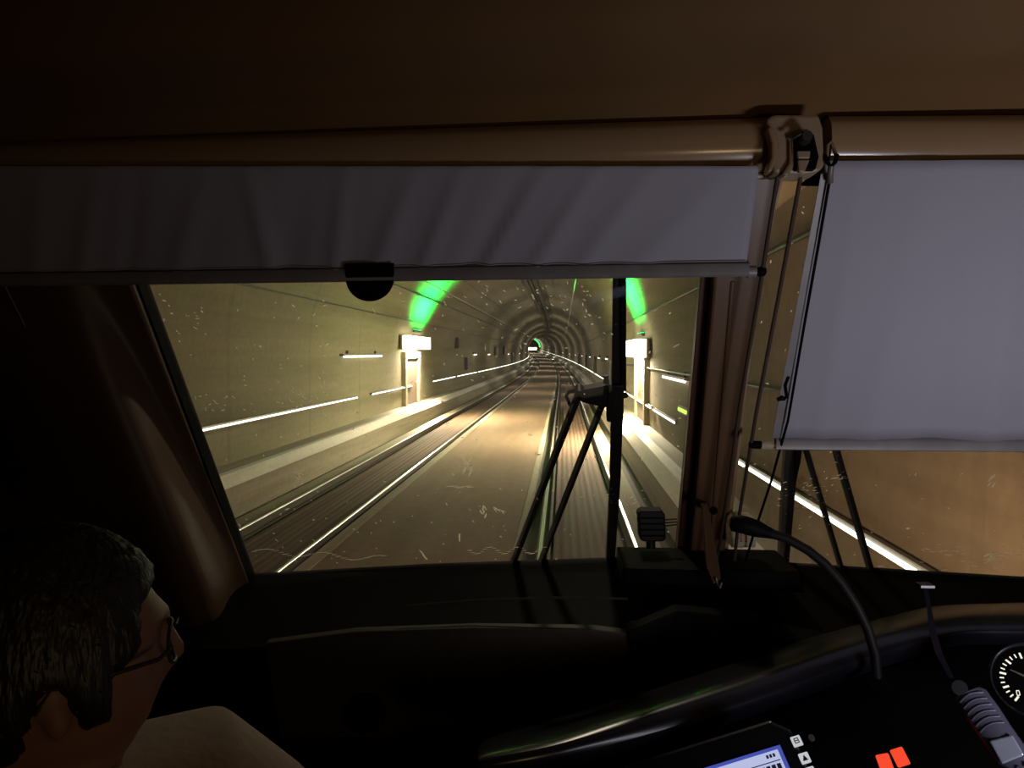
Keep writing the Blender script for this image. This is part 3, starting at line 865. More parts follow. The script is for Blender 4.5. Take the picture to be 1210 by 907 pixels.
def digit(b, c, ch, h):                            # seven-segment style numerals of the dial
    seg = {'0': 'abcdef', '2': 'abged', '4': 'fgbc', '6': 'afgedc', '1': 'bc', '8': 'abcdefg'}[ch]
    w = h * .55; t = h * .16
    S = {'a': (0, h / 2, w, t), 'g': (0, 0, w, t), 'd': (0, -h / 2, w, t), 'f': (-w / 2, h / 4, t, h / 2), 'b': (w / 2, h / 4, t, h / 2), 'e': (-w / 2, -h / 4, t, h / 2), 'c': (w / 2, -h / 4, t, h / 2)}
    for s_ in seg:
        x, y_, a, c2 = S[s_]
        q = c + f1 * x + f2 * y_
        b.slab([q - f1 * a / 2 - f2 * c2 / 2, q + f1 * a / 2 - f2 * c2 / 2, q + f1 * a / 2 + f2 * c2 / 2, q - f1 * a / 2 + f2 * c2 / 2], n2 * .001)
b = MB()
digit(b, O2 + (f1 * math.cos(math.radians(222)) + f2 * math.sin(math.radians(222))) * .030, '0', .007)
b.build('dial_number', M['dial'], spd)
a = math.radians(150)
d = f1 * math.cos(a) + f2 * math.sin(a); w = f1 * -math.sin(a) + f2 * math.cos(a)
MB().slab([O2 - w * .002 + n2 * .004, O2 + d * .03 - w * .0008 + n2 * .004, O2 + d * .03 + w * .0008 + n2 * .004, O2 + w * .002 + n2 * .004], n2 * .001).build('needle', M['steel'], spd)

# telephone handset in its cradle
O2, f1, f2, n2 = face_frame(1178, 868, 1.06, math.radians(23), -.1)
def H3(u, v, w=0.0): return O2 + f1 * u + f2 * v + n2 * w
hs = thing('telephone_handset', 'dark blue-grey ribbed telephone handset lying on the driver desk below the round gauge', 'handset', H3(0, -.06, -.02))
prof = [(.060, .018), (.055, .0225), (.03, .0235), (0.0, .0225), (-.03, .023), (-.07, .024), (-.11, .022)]
rows = []
for v_, hw in prof:
    rows.append([H3(hw * math.cos(a), v_, .014 * math.sin(a)) for a in [2 * pi * k / 16 for k in range(16)]])
b = MB(); b.grid(rows, True); b.f.append(tuple(range(16))); b.f.append(tuple(range(6 * 16 + 15, 6 * 16 - 1, -1)))
b.build('handset_body', M['handset'], hs, smooth=50)
b = MB()
for k in range(6):
    v_ = .052 - k * .0085
    b.tube([H3(-.017 + .034 * i / 6, v_ + .004 * math.sin(pi * i / 6), .013 * math.sqrt(max(0, 1 - ((-.017 + .034 * i / 6) / .0235) ** 2)) + .001) for i in range(7)], .0014, 6)
b.build('grip_rib', M['handset'], hs, smooth=60); hs.children[-1]['kind'] = 'stuff'
MB().slab([H3(-.016, -.034, .0125), H3(.015, -.034, .0125), H3(.017, -.008, .0125), H3(-.013, -.004, .0125)], n2 * .004).build('display_window', M['handset_clear'], hs, bevel=.002)
for k in range(6):
    MB().disc(H3(-.011 + .011 * (k % 3), -.046 - .012 * (k // 3), .012), n2, .0035, .004, 10).build('handset_button', M['handset'], hs, smooth=40)

# bent stalk microphone (upright thin stem at the right)
st = thing('stalk_holder', 'thin black upright stalk with a bright edge standing on the driver desk', 'stalk', P(1130, 806, 1.24))
q = [(1096, 692), (1101, 720), (1106, 745), (1114, 772), (1130, 806)]
b = MB(); rows = []
for i, (x, y_) in enumerate(q):
    wv = 5.5 + (3 if 1 < i < 4 else 0)
    rows.append([P(x - wv, y_, 1.24), P(x, y_, 1.235), P(x, y_, 1.25), P(x - wv, y_, 1.255)])
b.grid(rows, True); b.f += [(0, 1, 2, 3), (19, 18, 17, 16)]
b.build('stalk_blade', M['desk'], st, smooth=40)
MB().box(P(1093, 691, 1.245), (.022, .02, .004)).build('stalk_tip', M['desk'], st)
MB().disc(P(1133, 812, 1.235), (-.3, -.8, .3), .012, .012, 14).build('stalk_foot', M['desk'], st, smooth=40)

# gooseneck microphone
gm = thing('gooseneck_microphone', 'black gooseneck microphone arching from the driver desk to the white box', 'microphone', P(1036, 806, 1.36))
path = [(866, 617, 1.40), (885, 622, 1.40), (905, 628, 1.40), (930, 636, 1.39), (955, 650, 1.38), (975, 666, 1.37), (995, 689, 1.36), (1012, 715, 1.35), (1025, 742, 1.345), (1034, 772, 1.34), (1037, 806, 1.34)]
MB().tube([P(*p) for p in path[2:]], [.0085] * 9, 12).build('gooseneck', M['wiper'], gm, smooth=60)
MB().tube([P(*p) for p in [(863, 617, 1.4), (866, 617.5, 1.4), (880, 620, 1.4), (893, 624, 1.4), (905, 628, 1.40), (914, 631, 1.4)]], [.009, .0155, .017, .0165, .012, .009], 14).build('microphone_head', M['rubber'], gm, smooth=60)
MB().disc(P(1037, 812, 1.33), (0, -.5, 1), .02, .012, 16).build('microphone_base', M['black'], gm, smooth=40)

# ivory box with printed label on the ledge
bx = thing('ivory_box', 'small ivory plastic box with red printed lines behind the gooseneck microphone', 'box', P(879, 648, 1.88))
pts = [(864, 647), (862, 628), (864, 613), (868, 609), (889, 609), (895, 615), (895, 634), (893, 647)]
MB().slab([P(x, y_, 1.85) for x, y_ in pts], (0, .05, 0)).build('box_shell', M['white_box'], bx, bevel=.004)
b = MB()
for x in (874.5, 880.5):
    for k in range(5):
        b.slab([P(x, 629 + k * 2.3, 1.849), P(x + 2.4, 629 + k * 2.3, 1.849), P(x + 2.4, 630.6 + k * 2.3, 1.849), P(x, 630.6 + k * 2.3, 1.849)], (0, -.0005, 0))
b.build('printed_lines', M['red_ink'], bx)
MB().disc(P(872, 635, 1.849), (0, -1, 0), .0025, .001, 10).build('emblem', M['ink'], bx)

# black box with cables outside the pane
cb = thing('ledge_camera', 'small black ribbed camera box on a stem at the foot of the centre pillar', 'camera', P(770, 645, 1.93))
MB().slab([P(x, y_, 1.90) for x, y_ in ((756, 637), (754, 606), (758, 603), (782, 603), (786, 608), (787, 637), (783, 640), (760, 640))], (0, .05, 0)).build('camera_body', M['wiper'], cb, bevel=.004)
b = MB()
for k in range(4): b.slab([P(757, 611 + k * 7, 1.898), P(785, 611 + k * 7, 1.898), P(785, 612.5 + k * 7, 1.898), P(757, 612.5 + k * 7, 1.898)], (0, -.002, 0))
b.build('cooling_rib', M['black'], cb); cb.children[-1]['kind'] = 'stuff'
MB().tube([P(769, 639, 1.92), P(769, 647, 1.92)], .012, 12).build('camera_stem', M['wiper'], cb)
for k in range(3):
    MB().tube([P(786, 614 + k * 3.5, 1.91), P(793, 613.5 + k * 3.4, 1.91), P(800, 613 + k * 3.2, 1.91)], .0018, 6).build('camera_cable', M['wiper'], cb)

# pillar foot bracket
br = thing('pillar_bracket', 'pale folded metal bracket at the foot of the centre pillar', 'bracket', P(842, 690, 1.70))
MB().slab([P(829, 595, 1.80), P(836, 594, 1.80), P(850, 668, 1.72), P(852, 684, 1.70), P(843, 690, 1.70), P(835, 670, 1.72)], (0, .012, 0)).build('bracket_plate', M['pillar'], br, bevel=.002)
MB().tube([P(843, 603, 1.79), P(843, 603, 1.84)], .010, 12).build('bolt', M['rubber'], br)
MB().tube([P(846, 682, 1.70), P(848, 690, 1.70), P(851, 694, 1.69), P(853, 688, 1.69)], .0025, 6).build('hook', M['steel'], br, smooth=60)

# ------------------------------------------------------------------ blinds
def blind(name, lab, x0t, x1t, yt0, yt1, x0b, x1b, yb0, yb1, folds, seed):
    t = thing(name, lab, 'blind', BP.at((x0b + x1b) / 2, max(yb0, yb1) + 6), 'roller blinds over the windscreen')
    nx, nz = 120, 22; rows = []; rnd = random.Random(seed)
    for j in range(nz + 1):
        v = j / nz; row = []
        for i in range(nx + 1):
            u = i / nx
            x = (x0t + (x1t - x0t) * u) * (1 - v) + (x0b + (x1b - x0b) * u) * v
            y_ = (yt0 + (yt1 - yt0) * u) * (1 - v) + (yb0 + (yb1 - yb0) * u) * v
            d = 0
            for (c, wd_, amp, sl) in folds:
                d += 1.9 * amp * math.exp(-((u - c - sl * (v - .5)) / wd_) ** 2) * (0.25 + .75 * math.sin(pi * min(1, v * 1.1) * .5))
            row.append(BP.at(x, y_) + NRM * d)
        rows.append(row)
    b = MB(); b.grid(rows)
    b.build('blind_cloth', M['cloth'], t, smooth=80, solid=.0012)
    return t, rows[-1]


fl_ = [(.16, .012, .003, -.03), (.22, .01, .004, -.04), (.27, .008, -.003, -.03), (.34, .014, .004, -.05), (.42, .010, .005, .02), (.46, .02, -.003, -.03),
       (.515, .008, .005, -.02), (.58, .012, .005, -.05), (.635, .008, .005, -.05), (.70, .016, -.004, -.06), (.72, .008, .004, -.07), (.78, .010, .005, -.07), (.84, .014, .004, -.08), (.92, .02, .003, -.1)]
lb, brow = blind('roller_blind', 'grey-blue roller blind drawn partly down over the wide left windscreen', -130, 897, 196, 196, -100, 882, 334, 311, fl_, 1)
NB = NRM
b = MB()
# bottom bar: hem plus tube
hem = [BP.at(-100 + (884 + 100) * i / 20, 325 - 14.5 * i / 20) for i in range(21)]
rows = [[p + UPV for p in hem] for UPV in (Vector((0, 0, .004)) + NB * .006, NB * .012, Vector((0, 0, -.018)) + NB * .012, Vector((0, 0, -.025)) + NB * .004, Vector((0, 0, -.018)) - NB * .008, Vector((0, 0, .004)) - NB * .006)]
b.grid([list(r) for r in zip(*rows)], True); b.build('bottom_bar', M['bar'], lb, smooth=60)
MB().tube([BP.at(883, 321), BP.at(893, 321)], .012, 12).build('bar_end', M['bar'], lb, smooth=60)
MB().tube([BP.at(892, 321), BP.at(897, 321), BP.at(903, 320), BP.at(905, 320)], [.006, .010, .010, .006], 12).build('end_cap', M['rubber'], lb, smooth=60)
MB().tube([BP.at(-8, 330), BP.at(4, 330), BP.at(14, 330)], [.008, .012, .008], 12).build('end_cap', M['rubber'], lb, smooth=60)
# stitched hem line
MB().tube([BP.at(-100 + (884 + 100) * i / 20, 321.5 - 14.0 * i / 20, 0) + NB * .0125 for i in range(21)], .0012, 5).build('hem_seam', M['cord'], lb)
# pull tab
pts = [BP.at(409, 311, .014), BP.at(466, 310, .014)] + [BP.at(437.5 + 28.5 * math.cos(a), 328 + 27 * math.sin(a), .014) for a in [pi * k / 20 for k in range(21)]]
MB().slab(pts, NB * .006).build('pull_tab', M['black'], lb, bevel=.002)
lb.children[-1]['label'] = 'black half-round pull tab'

fr_ = [(.12, .03, .002, 0), (.30, .05, .003, -.1), (.45, .05, -.003, -.05), (.62, .05, .004, -.08), (.8, .06, -.003, -.05), (.9, .04, .004, -.05)]
rb, _ = blind('roller_blind', 'grey-blue roller blind drawn far down over the right windscreen', 975, 1330, 190, 188, 918, 1345, 517, 521, fr_, 2)
hem = [BP.at(916 + 430 * i / 12, 518.5 + 3.5 * i / 12) for i in range(13)]
rows = [[p + v for p in hem] for v in (Vector((0, 0, .004)) + NB * .006, NB * .011, Vector((0, 0, -.016)) + NB * .011, Vector((0, 0, -.022)) + NB * .004, Vector((0, 0, -.016)) - NB * .008, Vector((0, 0, .004)) - NB * .006)]
b = MB(); b.grid([list(r) for r in zip(*rows)], True); b.build('bottom_bar', M['bar'], rb, smooth=60)
MB().tube([BP.at(898, 525.5), BP.at(916, 526)], .0085, 12).build('bar_end', M['white_box'], rb, smooth=60)
MB().tube([BP.at(885, 525), BP.at(889, 525), BP.at(899, 525.5)], [.006, .009, .0095], 12).build('end_cap', M['rubber'], rb, smooth=60)
# folded side edge of the cloth
rows = [[BP.at(973 - (y_ - 205) * .186 + dx, y_, .006 + k * .0) for dx in (-3, 0, 6)] for k, y_ in [(i, 205 + i * 24) for i in range(14)]]
b = MB(); b.grid(rows); b.build('side_hem', M['bar'], rb, solid=.003)
# small clip on the left edge, half way down
MB().tube([BP.at(918, 472, .01), BP.at(924, 470, .01), BP.at(928, 471, .01)], [.004, .006, .004], 10).build('edge_clip', M['rubber'], rb, smooth=60)
MB().tube([BP.at(932, 445, .01), BP.at(928, 455, .01), BP.at(930, 470, .01)], .003, 8).build('edge_clip', M['rubber'], rb, smooth=60)

# cassettes
def cassette(lab, a, c, tilt):
    t = thing('blind_cassette', lab, 'cassette', a, 'cream blind cassettes above the windscreen')
    prof = [(-.012, .052), (.03, .050), (.046, .030), (.050, .0), (.044, -.026), (.028, -.042), (.006, -.046), (-.014, -.040)]
    d = (c - a); rows = []
    nn = 14
    for i in range(nn + 1):
        p = a + d * i / nn
        rows.append([p + Vector((0, -u, v)) for u, v in prof])
    b = MB(); b.grid(rows, True); b.f += [tuple(range(8)), tuple(range(nn * 8 + 7, nn * 8 - 1, -1))]
    o = b.build('cassette_shell', M['cassette'], t, smooth=70)
    MB().tube([a + Vector((0, -.006, -.052)), c + Vector((0, -.006, -.052))], .006, 8).build('cassette_lip', M['cassette_end'], t)
    return t


cL = P(-125, 206, 1.46); cR = P(913, 176, 1.46)
cassette('long cream rounded blind cassette above the wide left windscreen', cL, cR, 0)
cassette('short cream rounded blind cassette above the right windscreen', P(972, 175, 1.46), P(1340, 174, 1.46), 0)
# bracket joining the cassettes
jb = thing('cassette_bracket', 'moulded beige bracket with a black hook joining the two cream cassettes', 'bracket', P(942, 205, 1.42))
pts = [(905, 141), (914, 135), (968, 135), (973, 150), (975, 195), (968, 203), (948, 206), (915, 204), (912, 190), (917, 170), (911, 152)]
MB().slab([P(x, y_, 1.385) for x, y_ in pts], (0, .06, 0)).build('bracket_body', M['cassette_end'], jb, bevel=.006)
MB().slab([P(x, y_, 1.375) for x, y_ in ((907, 150), (914, 150), (920, 168), (919, 185), (912, 203), (906, 203), (912, 185), (912, 168))], (0, .03, 0)).build('bracket_flange', M['cassette'], jb, bevel=.004)
MB().slab([P(x, y_, 1.375) for x, y_ in ((924, 206), (933, 192), (933, 165), (930, 160), (936, 158), (940, 168), (939, 196), (931, 208))], (0, .03, 0)).build('bracket_flange', M['cassette'], jb, bevel=.004)
MB().slab([P(x, y_, 1.37) for x, y_ in ((938, 160), (962, 158), (968, 185), (964, 200), (940, 200))], (0, .02, 0)).build('recess_plate', M['black'], jb, bevel=.002)
MB().slab([P(x, y_, 1.362) for x, y_ in ((942, 178), (958, 178), (957, 187), (943, 187))], (0, .012, 0)).build('cord_clamp', M['cassette_end'], jb, bevel=.002)
MB().slab([P(x, y_, 1.362) for x, y_ in ((943, 188.5), (957, 188.5), (951, 203), (944, 203))], (0, .012, 0)).build('cord_clamp', M['cassette_end'], jb, bevel=.002)
MB().disc(P(950, 164, 1.37), (0, -1, 0), .012, .02, 16, .009).build('screw', M['darksteel'], jb, smooth=40)
MB().tube([P(931, 161, 1.365), P(938, 163, 1.36), P(946, 158, 1.355), P(953, 156, 1.355), P(957, 160, 1.355)], .0028, 8).build('wire_clip', M['darksteel'], jb, smooth=60)
hk = thing('cord_hook', 'black Y-shaped hook holding the cord of the right blind', 'hook', P(982, 214, 1.39))
MB().tube([P(975, 184, 1.385), P(978, 192, 1.38), P(982, 197, 1.38), P(987, 191, 1.38), P(989, 183, 1.385)], .004, 8).build('hook_fork', M['rubber'], hk, smooth=60)
MB().tube([P(982, 196, 1.38), P(981, 205, 1.385), P(981, 215, 1.40)], .0055, 10).build('hook_sleeve', M['steel'], hk, smooth=60)
MB().tube([P(977, 184, 1.39), P(978, 172, 1.40), P(982, 167, 1.40), P(985, 174, 1.40), P(988, 184, 1.39)], .0035, 8).build('hook_eye', M['cassette_end'], hk, smooth=60)


def cord(lab, pts, r, m=None, flat=False):
    b = MB(); b.tube([BP.at(x, y_, o_) for x, y_, o_ in pts], r, 8)
    o = b.build('guide_cord', m or M['cord'], smooth=60)
    return tag(o, lab, 'cord', 'guide cords of the roller blinds')


cord('brown guide cord leaving the cassette bracket, the one beside the centre pillar', [(920, 200, .0), (898, 340, .0), (874, 480, .0), (863, 560, .0), (851, 640, .0), (843, 680, .0)], .0042)
cord('brown guide cord leaving the cassette bracket, running down to the ivory box', [(948, 198, .0), (922, 340, .0), (895, 480, .0), (884, 545, .0), (873, 612, .0), (866, 680, .02)], .0042)
cord('thin black cord hanging along the edge of the right blind', [(980, 214, .016), (967, 290, .016), (951, 380, .016), (931, 497, .016), (911, 569, .012), (889, 636, .01), (878, 672, .01)], .0030, M['rubber'])
cord('thin cord slanting down from the left end of the left blind to behind the person', [(4, 334, 0), (50, 425, 0), (105, 525, 0), (155, 632, 0), (190, 700, 0)], .0024, M['steel'])

# ------------------------------------------------------------------ wipers outside the glass
OUT = -0.06
w = thing('windscreen_wiper', 'upright black wiper blade with two slanting arms outside the left windscreen', 'wiper', GL.at(727, 664, OUT), 'windscreen wipers')
b = MB().slab([GL.at(x, y_, OUT) for x, y_ in ((724, 300), (737.5, 300), (737, 450), (733, 560), (726, 664), (715, 664), (720, 560), (722, 450))], NRM * .02)
b.build('wiper_blade', M['wiper'], w, bevel=.003)
MB().slab([GL.at(x, y_, OUT) for x, y_ in ((732, 300), (739, 300), (739, 455), (734, 455))], NRM * .028).build('blade_rubber', M['rubber'], w)
MB().slab([GL.at(x, y_, OUT + .0) for x, y_ in ((684, 457), (690, 454), (716, 449), (720, 450), (720, 474), (712, 474), (690, 469), (684, 466))], NRM * .03).build('wiper_bracket', M['wiper'], w, bevel=.004)
MB().slab([GL.at(x, y_, OUT) for x, y_ in ((718, 447), (736, 447), (736, 488), (730, 491), (716, 490), (716, 474))], NRM * .034).build('blade_clamp', M['wiper'], w, bevel=.004)
MB().tube([GL.at(735, 466, OUT + .02), GL.at(739, 467, OUT + .02), GL.at(742, 468, OUT + .02)], [.006, .008, .004], 10).build('clamp_pin', M['wiper'], w, smooth=60)
MB().tube([GL.at(716, 452, OUT + .02), GL.at(716, 443, OUT + .02)], [.007, .006], 10).build('clamp_pin', M['wiper'], w, smooth=60)
MB().disc(GL.at(684, 457, OUT), NRM, .010, .035, 16).build('pivot', M['wiper'], w, smooth=40)
MB().tube([GL.at(686, 460, OUT + .02), GL.at(672, 463, OUT + .02), GL.at(669, 468, OUT + .02), GL.at(674, 479, OUT + .02), GL.at(677, 484, OUT + .02)], .0045, 8).build('washer_hose', M['rubber'], w, smooth=60)
for x0, y0, x1, y1, wd_ in ((686, 458, 606, 664, .0095), (712, 474, 638, 664, .0085)):
    a_, c_ = GL.at(x0, y0, OUT + .015), GL.at(x1, y1, OUT + .015)
    dd = (c_ - a_).normalized(); sd = dd.cross(NRM).normalized() * wd_
    MB().slab([a_ - sd, a_ + sd, c_ + sd, c_ - sd], NRM * .012).build('wiper_arm', M['wiper'], w, bevel=.003)
w = thing('windscreen_wiper', 'thick black wiper blade with two thin slanting arms outside the right windscreen', 'wiper', GR.at(925, 668, OUT), 'windscreen wipers')
MB().slab([GR.at(x, y_, OUT) for x, y_ in ((960, 380), (944, 380), (924, 535), (917, 672), (928, 672), (940, 535))], NRM * .03).build('wiper_blade', M['wiper'], w, bevel=.003)
MB().slab([GR.at(x, y_, OUT) for x, y_ in ((954, 380), (961, 380), (941.5, 535), (936, 560), (934, 535))], NRM * .036).build('blade_rubber', M['rubber'], w)
for x0, y0, x1, y1, wd_ in ((936.5, 480, 994, 672, .0075), (955, 420, 1029, 676, .0095)):
    a_, c_ = GR.at(x0, y0, OUT + .015), GR.at(x1, y1, OUT + .015)
    dd = (c_ - a_).normalized(); sd = dd.cross(NRM).normalized() * wd_
    MB().slab([a_ - sd, a_ + sd, c_ + sd, c_ - sd], NRM * .012).build('wiper_arm', M['wiper'], w, bevel=.003)

# ------------------------------------------------------------------ person seated at the left
HC = Vector((-0.462, 0.64, 2.617)); HR = Euler((math.radians(4), math.radians(2), math.radians(-50))).to_matrix()


def head_pt(v):                                    # unit sphere -> head shape (face towards +y)
    x, y_, z = v
    X = x * .076; Y = y_ * .098; Z = z * .118
    if z < 0: X *= 1 - .26 * min(1, -z) ** 1.3; Y *= 1 - .10 * -z
    if z < -.2 and y_ < 0: Y *= 1 - .30 * min(1, (-z - .2))
    if y_ > 0.3:
        Y += .020 * math.exp(-((x / .16) ** 2 + ((z + .18) / .16) ** 2))      # nose
        Y += .006 * math.exp(-((x / .10) ** 2 + ((z - .02) / .25) ** 2))
        Y -= .010 * (math.exp(-(((abs(x) - .36) / .15) ** 2 + ((z - .04) / .13) ** 2)))   # eye sockets
        Y += .006 * math.exp(-(((z - .22) / .1) ** 2)) * (1 if abs(x) < .6 else .4)       # brow
        Y += .006 * math.exp(-((x / .28) ** 2 + ((z + .50) / .06) ** 2))      # upper lip
        Y += .006 * math.exp(-((x / .24) ** 2 + ((z + .62) / .06) ** 2))      # lower lip
        Y -= .006 * math.exp(-((x / .30) ** 2 + ((z + .56) / .03) ** 2))
        Y += .010 * math.exp(-((x / .30) ** 2 + ((z + .88) / .16) ** 2))      # chin
    return Vector((X, Y, Z))


def sphere_pts(fn, nu=40, nv=28, keep=None):
    rows = []
    for j in range(nv + 1):
        th = pi * j / nv
        rows.append([fn((math.sin(th) * math.cos(2 * pi * i / nu), math.sin(th) * math.sin(2 * pi * i / nu), math.cos(th))) for i in range(nu)])
    return rows


def W(v): return HC + HR @ v


per = thing('person', 'person seated in the cab, short dark hair, thin glasses, pale shirt, looking ahead', 'person', (-0.55, 0.70, 1.75))
# body: torso, neck, arms and hands as one surface
sk = {}
verts = [((-0.56, .60, 1.78), .15), ((-0.555, .62, 1.98), .145), ((-0.54, .64, 2.18), .15), ((-0.52, .655, 2.33), .125), ((-0.49, .655, 2.43), .066), ((-0.465, .65, 2.51), .058), ((-0.445, .645, 2.57), .055),
         ((-0.44, .73, 2.40), .080), ((-0.39, .78, 2.40), .066), ((-0.325, .86, 2.24), .050), ((-0.32, .98, 2.06), .043), ((-0.38, 1.06, 2.02), .032), ((-0.45, 1.10, 2.00), .026),
         ((-0.64, .60, 2.36), .08), ((-0.735, .59, 2.32), .07), ((-0.79, .64, 2.12), .05), ((-0.78, .76, 1.95), .042), ((-0.70, .90, 1.93), .030), ((-0.66, .96, 1.93), .026)]
edges = [(0, 1), (1, 2), (2, 3), (3, 4), (4, 5), (5, 6), (3, 7), (7, 8), (8, 9), (9, 10), (10, 11), (11, 12), (3, 13), (13, 14), (14, 15), (15, 16), (16, 17), (17, 18)]


def fingers(base, d, side):
    d = Vector(d).normalized(); lat = d.cross(Vector((0, 0, 1))).normalized()
    bi = len(verts)
    verts.append((tuple(Vector(verts[base][0]) + d * .05), .026)); edges.append((base, bi))
    for k, ln in enumerate((.068, .078, .072, .056)):
        o = (k - 1.5) * .020
        p0 = Vector(verts[bi][0]) + d * .03 + lat * o
        a = len(verts)
        verts.append((tuple(p0), .009)); edges.append((bi, a))
        verts.append((tuple(p0 + d * ln * .5 + Vector((0, 0, -.006))), .0085)); edges.append((a, a + 1))
        verts.append((tuple(p0 + d * ln * .8 + Vector((0, 0, -.024))), .0075)); edges.append((a + 1, a + 2))
    a = len(verts)
    p0 = Vector(verts[base][0]) + d * .015 + lat * side * .035
    verts.append((tuple(p0), .010)); edges.append((base, a))
    verts.append((tuple(p0 + d * .035 + lat * side * .018 + Vector((0, 0, -.01))), .009)); edges.append((a, a + 1))


fingers(12, (-.7, .5, -.05), 1); fingers(18, (.5, .8, -.05), -1)
me = bpy.data.meshes.new('body'); me.from_pydata([v[0] for v in verts], edges, [])
tmp = bpy.data.objects.new('body_tmp', me); COL.objects.link(tmp)
md = tmp.modifiers.new('k', 'SKIN')
for i, v in enumerate(verts):
    me.skin_vertices[0].data[i].radius = (v[1], v[1])
me.skin_vertices[0].data[0].use_root = True
tmp.modifiers.new('u', 'SUBSURF').levels = 2
bpy.context.view_layer.update()
ev = tmp.evaluated_get(bpy.context.evaluated_depsgraph_get())
bmesh_body = bpy.data.meshes.new_from_object(ev)
bpy.data.objects.remove(tmp)
b = MB(); b.add([v.co.copy() for v in bmesh_body.vertices], [tuple(p.vertices) for p in bmesh_body.polygons])
rows = sphere_pts(lambda v: W(head_pt(v))); b.grid(rows, True)
for s in (-1, 1):                                   # ears
    for dz, r_ in ((.018, .012), (0, .015), (-.018, .010)):
        c = Vector((s * .077, -.004 - dz * .1, dz))
        b.grid(sphere_pts(lambda v: W(c + Vector((v[0] * .007, v[1] * r_, v[2] * .018))), 12, 8), True)
body = b.build('body_raw', M['skin'], per, smooth=80)
m = body.modifiers.new('r', 'REMESH'); m.mode = 'VOXEL'; m.voxel_size = .005; m.use_smooth_shade = True
m = body.modifiers.new('sm', 'SMOOTH'); m.iterations = 2
def baked(o, name):                                # turn the remeshed surface into the mesh itself
    bpy.context.view_layer.update()
    me2 = bpy.data.meshes.new_from_object(o.evaluated_get(bpy.context.evaluated_depsgraph_get()))
    bm = bmesh.new(); bm.from_mesh(me2)            # keep the outer skin only, drop pockets inside it
    seen = set(); best = []
    for v0 in bm.verts:
        if v0 in seen: continue
        comp = [v0]; seen.add(v0); st_ = [v0]
        while st_:
            a = st_.pop()
            for e_ in a.link_edges:
                w2 = e_.other_vert(a)
                if w2 not in seen: seen.add(w2); st_.append(w2); comp.append(w2)
        if len(comp) > len(best): best = comp
    keep = set(best)
    bmesh.ops.delete(bm, geom=[v for v in bm.verts if v not in keep], context='VERTS')
    bm.to_mesh(me2); bm.free()
    o2 = bpy.data.objects.new(name, me2); COL.objects.link(o2); o2.parent = o.parent
    bpy.data.objects.remove(o)
    return o2
body = baked(body, 'body')
# shirt: follows the torso and upper arms, collar opening at the neck
b = MB()
def ring(c, ax, rx, ry, n=28):
    ax = Vector(ax).normalized(); u = Vector((1, 0, 0)); u = (u - ax * u.dot(ax)).normalized(); w_ = ax.cross(u)
    return [Vector(c) + u * rx * math.cos(2 * pi * k / n) + w_ * ry * math.sin(2 * pi * k / n) for k in range(n)]
rows = [ring((-.56, .60, 1.76), (0, 0, 1), .20, .17), ring((-.555, .62, 1.98), (0, 0, 1), .19, .16), ring((-.54, .64, 2.18), (.1, 0, 1), .205, .165), ring((-.525, .655, 2.32), (.1, 0, 1), .20, .145),
        ring((-.515, .66, 2.40), (.1, 0, 1), .145, .115), ring((-.505, .665, 2.435), (.1, 0, 1), .095, .09), ring((-.50, .668, 2.455), (.1, 0, 1), .072, .075)]
b.grid(rows, True)
shl = Vector((-.325, .775, 2.385))
for s_pts in ([((-.50, .68, 2.36), .100), ((-.45, .73, 2.43), .090), ((-.40, .78, 2.425), .084), ((-.35, .82, 2.36), .076), ((-.32, .86, 2.26), .066), ((-.31, .92, 2.15), .06), ((-.32, .97, 2.08), .056)],
              [((-.56, .64, 2.33), .10), ((-.66, .60, 2.36), .092), ((-.745, .59, 2.31), .080), ((-.79, .61, 2.20), .066), ((-.795, .65, 2.09), .060), ((-.785, .72, 1.99), .056)]):
    b.tube([p for p, _ in s_pts], [r_ for _, r_ in s_pts], 20)
shirt = b.build('shirt_raw', M['shirt'], per, smooth=80)
m = shirt.modifiers.new('r', 'REMESH'); m.mode = 'VOXEL'; m.voxel_size = .008; m.use_smooth_shade = True
m = shirt.modifiers.new('sm', 'SMOOTH'); m.iterations = 6
shirt = baked(shirt, 'shirt')
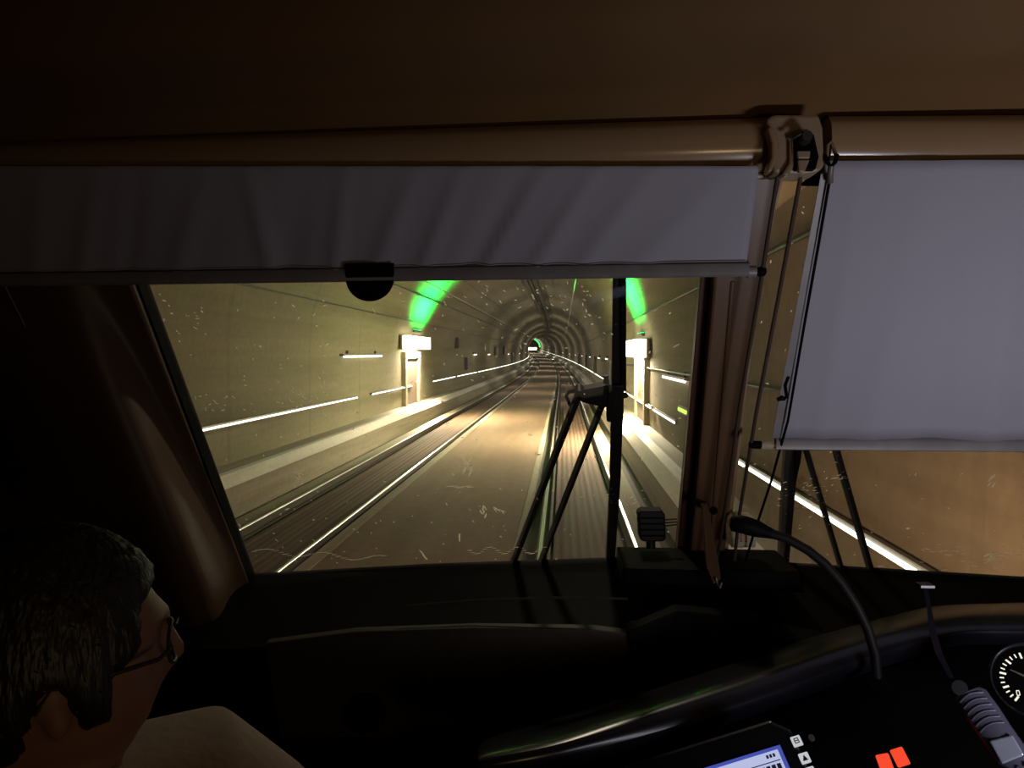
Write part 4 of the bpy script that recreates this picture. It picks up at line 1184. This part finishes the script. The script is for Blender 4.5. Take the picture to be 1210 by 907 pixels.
# hair cap
def hairline(x, y_):                                # lowest height of the hair round the head, with sideburns
    tab = ((-1, -.45), (-.35, -.42), (-.22, -.10), (-.05, .08), (.06, .0), (.12, -.30), (.34, -.30), (.42, .02), (.58, .10), (.68, .42), (1.0, .50))
    for (a, p), (b2, q) in zip(tab, tab[1:]):
        if y_ <= b2: return p + (q - p) * (y_ - a) / (b2 - a)
    return .5
def hair_pt(v):
    x, y_, z = v
    p = head_pt(v); lim = hairline(x, y_)
    k = 1.0 if z > lim else 0.0
    f = max(0.0, min(1.0, (z - lim) / .14 + .5))
    rnd = .0018 * math.sin(37 * x + 11 * z) * math.sin(29 * y_ - 7 * z)
    g_ = p.length
    return W(p * (1 + (f * .013 + rnd * f - (1 - f) * .008) / g_))
b = MB(); b.grid(sphere_pts(hair_pt, 72, 48), True)
rnd = random.Random(4)
for k in range(900):                                # short tufts
    th = math.acos(rnd.uniform(-.3, 1)); ph = rnd.uniform(0, 2 * pi)
    v = (math.sin(th) * math.cos(ph), math.sin(th) * math.sin(ph), math.cos(th))
    lim = hairline(v[0], v[1]) + .05
    if v[2] < lim or (v[1] > .3 and v[2] < .62): continue
    p = head_pt(v); nn_ = p.normalized(); base = p + nn_ * .010
    tip = base + nn_ * .007 + Vector((rnd.uniform(-.006, .006), .004 + rnd.uniform(-.006, .006), -.006))
    sd = nn_.cross(Vector((0, 1, .2))).normalized() * .0016
    b.add([W(base - sd), W(base + sd), W(base + nn_.cross(sd).normalized() * .0016), W(tip)], [(0, 1, 3), (1, 2, 3), (2, 0, 3), (0, 2, 1)])
hair = b.build('hair', M['hair'], per, smooth=60)
# glasses
b = MB()
for s in (-1, 1):
    c = Vector((s * .033, .099, .006))
    b.tube([W(c + Vector((.026 * math.cos(a), -.010 * abs(math.cos(a)) * (s * math.cos(a) > 0), .019 * math.sin(a)))) for a in [2 * pi * k / 20 for k in range(21)]], .0018, 6, False)
    b.tube([W(Vector((s * .060, .092, .010))), W(Vector((s * .078, .078, .010))), W(Vector((s * .082, .03, .010))), W(Vector((s * .082, -.005, .012))), W(Vector((s * .080, -.018, -.006)))], .0020, 6)
b.tube([W(Vector((-.008, .106, .010))), W(Vector((0, .110, .012))), W(Vector((.008, .106, .010)))], .0016, 6)
b.build('glasses_frame', M['glasses'], per, smooth=60)
# seat under the person
st = thing('assistant_seat', 'black cab seat under and behind the seated person', 'seat', (-.56, .45, 1.2))
MB().box((-.56, .62, 1.62), (.46, .46, .12)).build('seat_cushion', M['black'], st, bevel=.03)
MB().box((-.56, .36, 1.95), (.44, .10, .62), Matrix.Rotation(.12, 3, 'X')).build('backrest', M['black'], st, bevel=.03)
MB().tube([(-.56, .60, 1.2), (-.56, .60, 1.57)], .05, 16).build('pedestal', M['black'], st, smooth=60)

for o in bpy.data.objects:
    if '_o' in o: del o['_o']
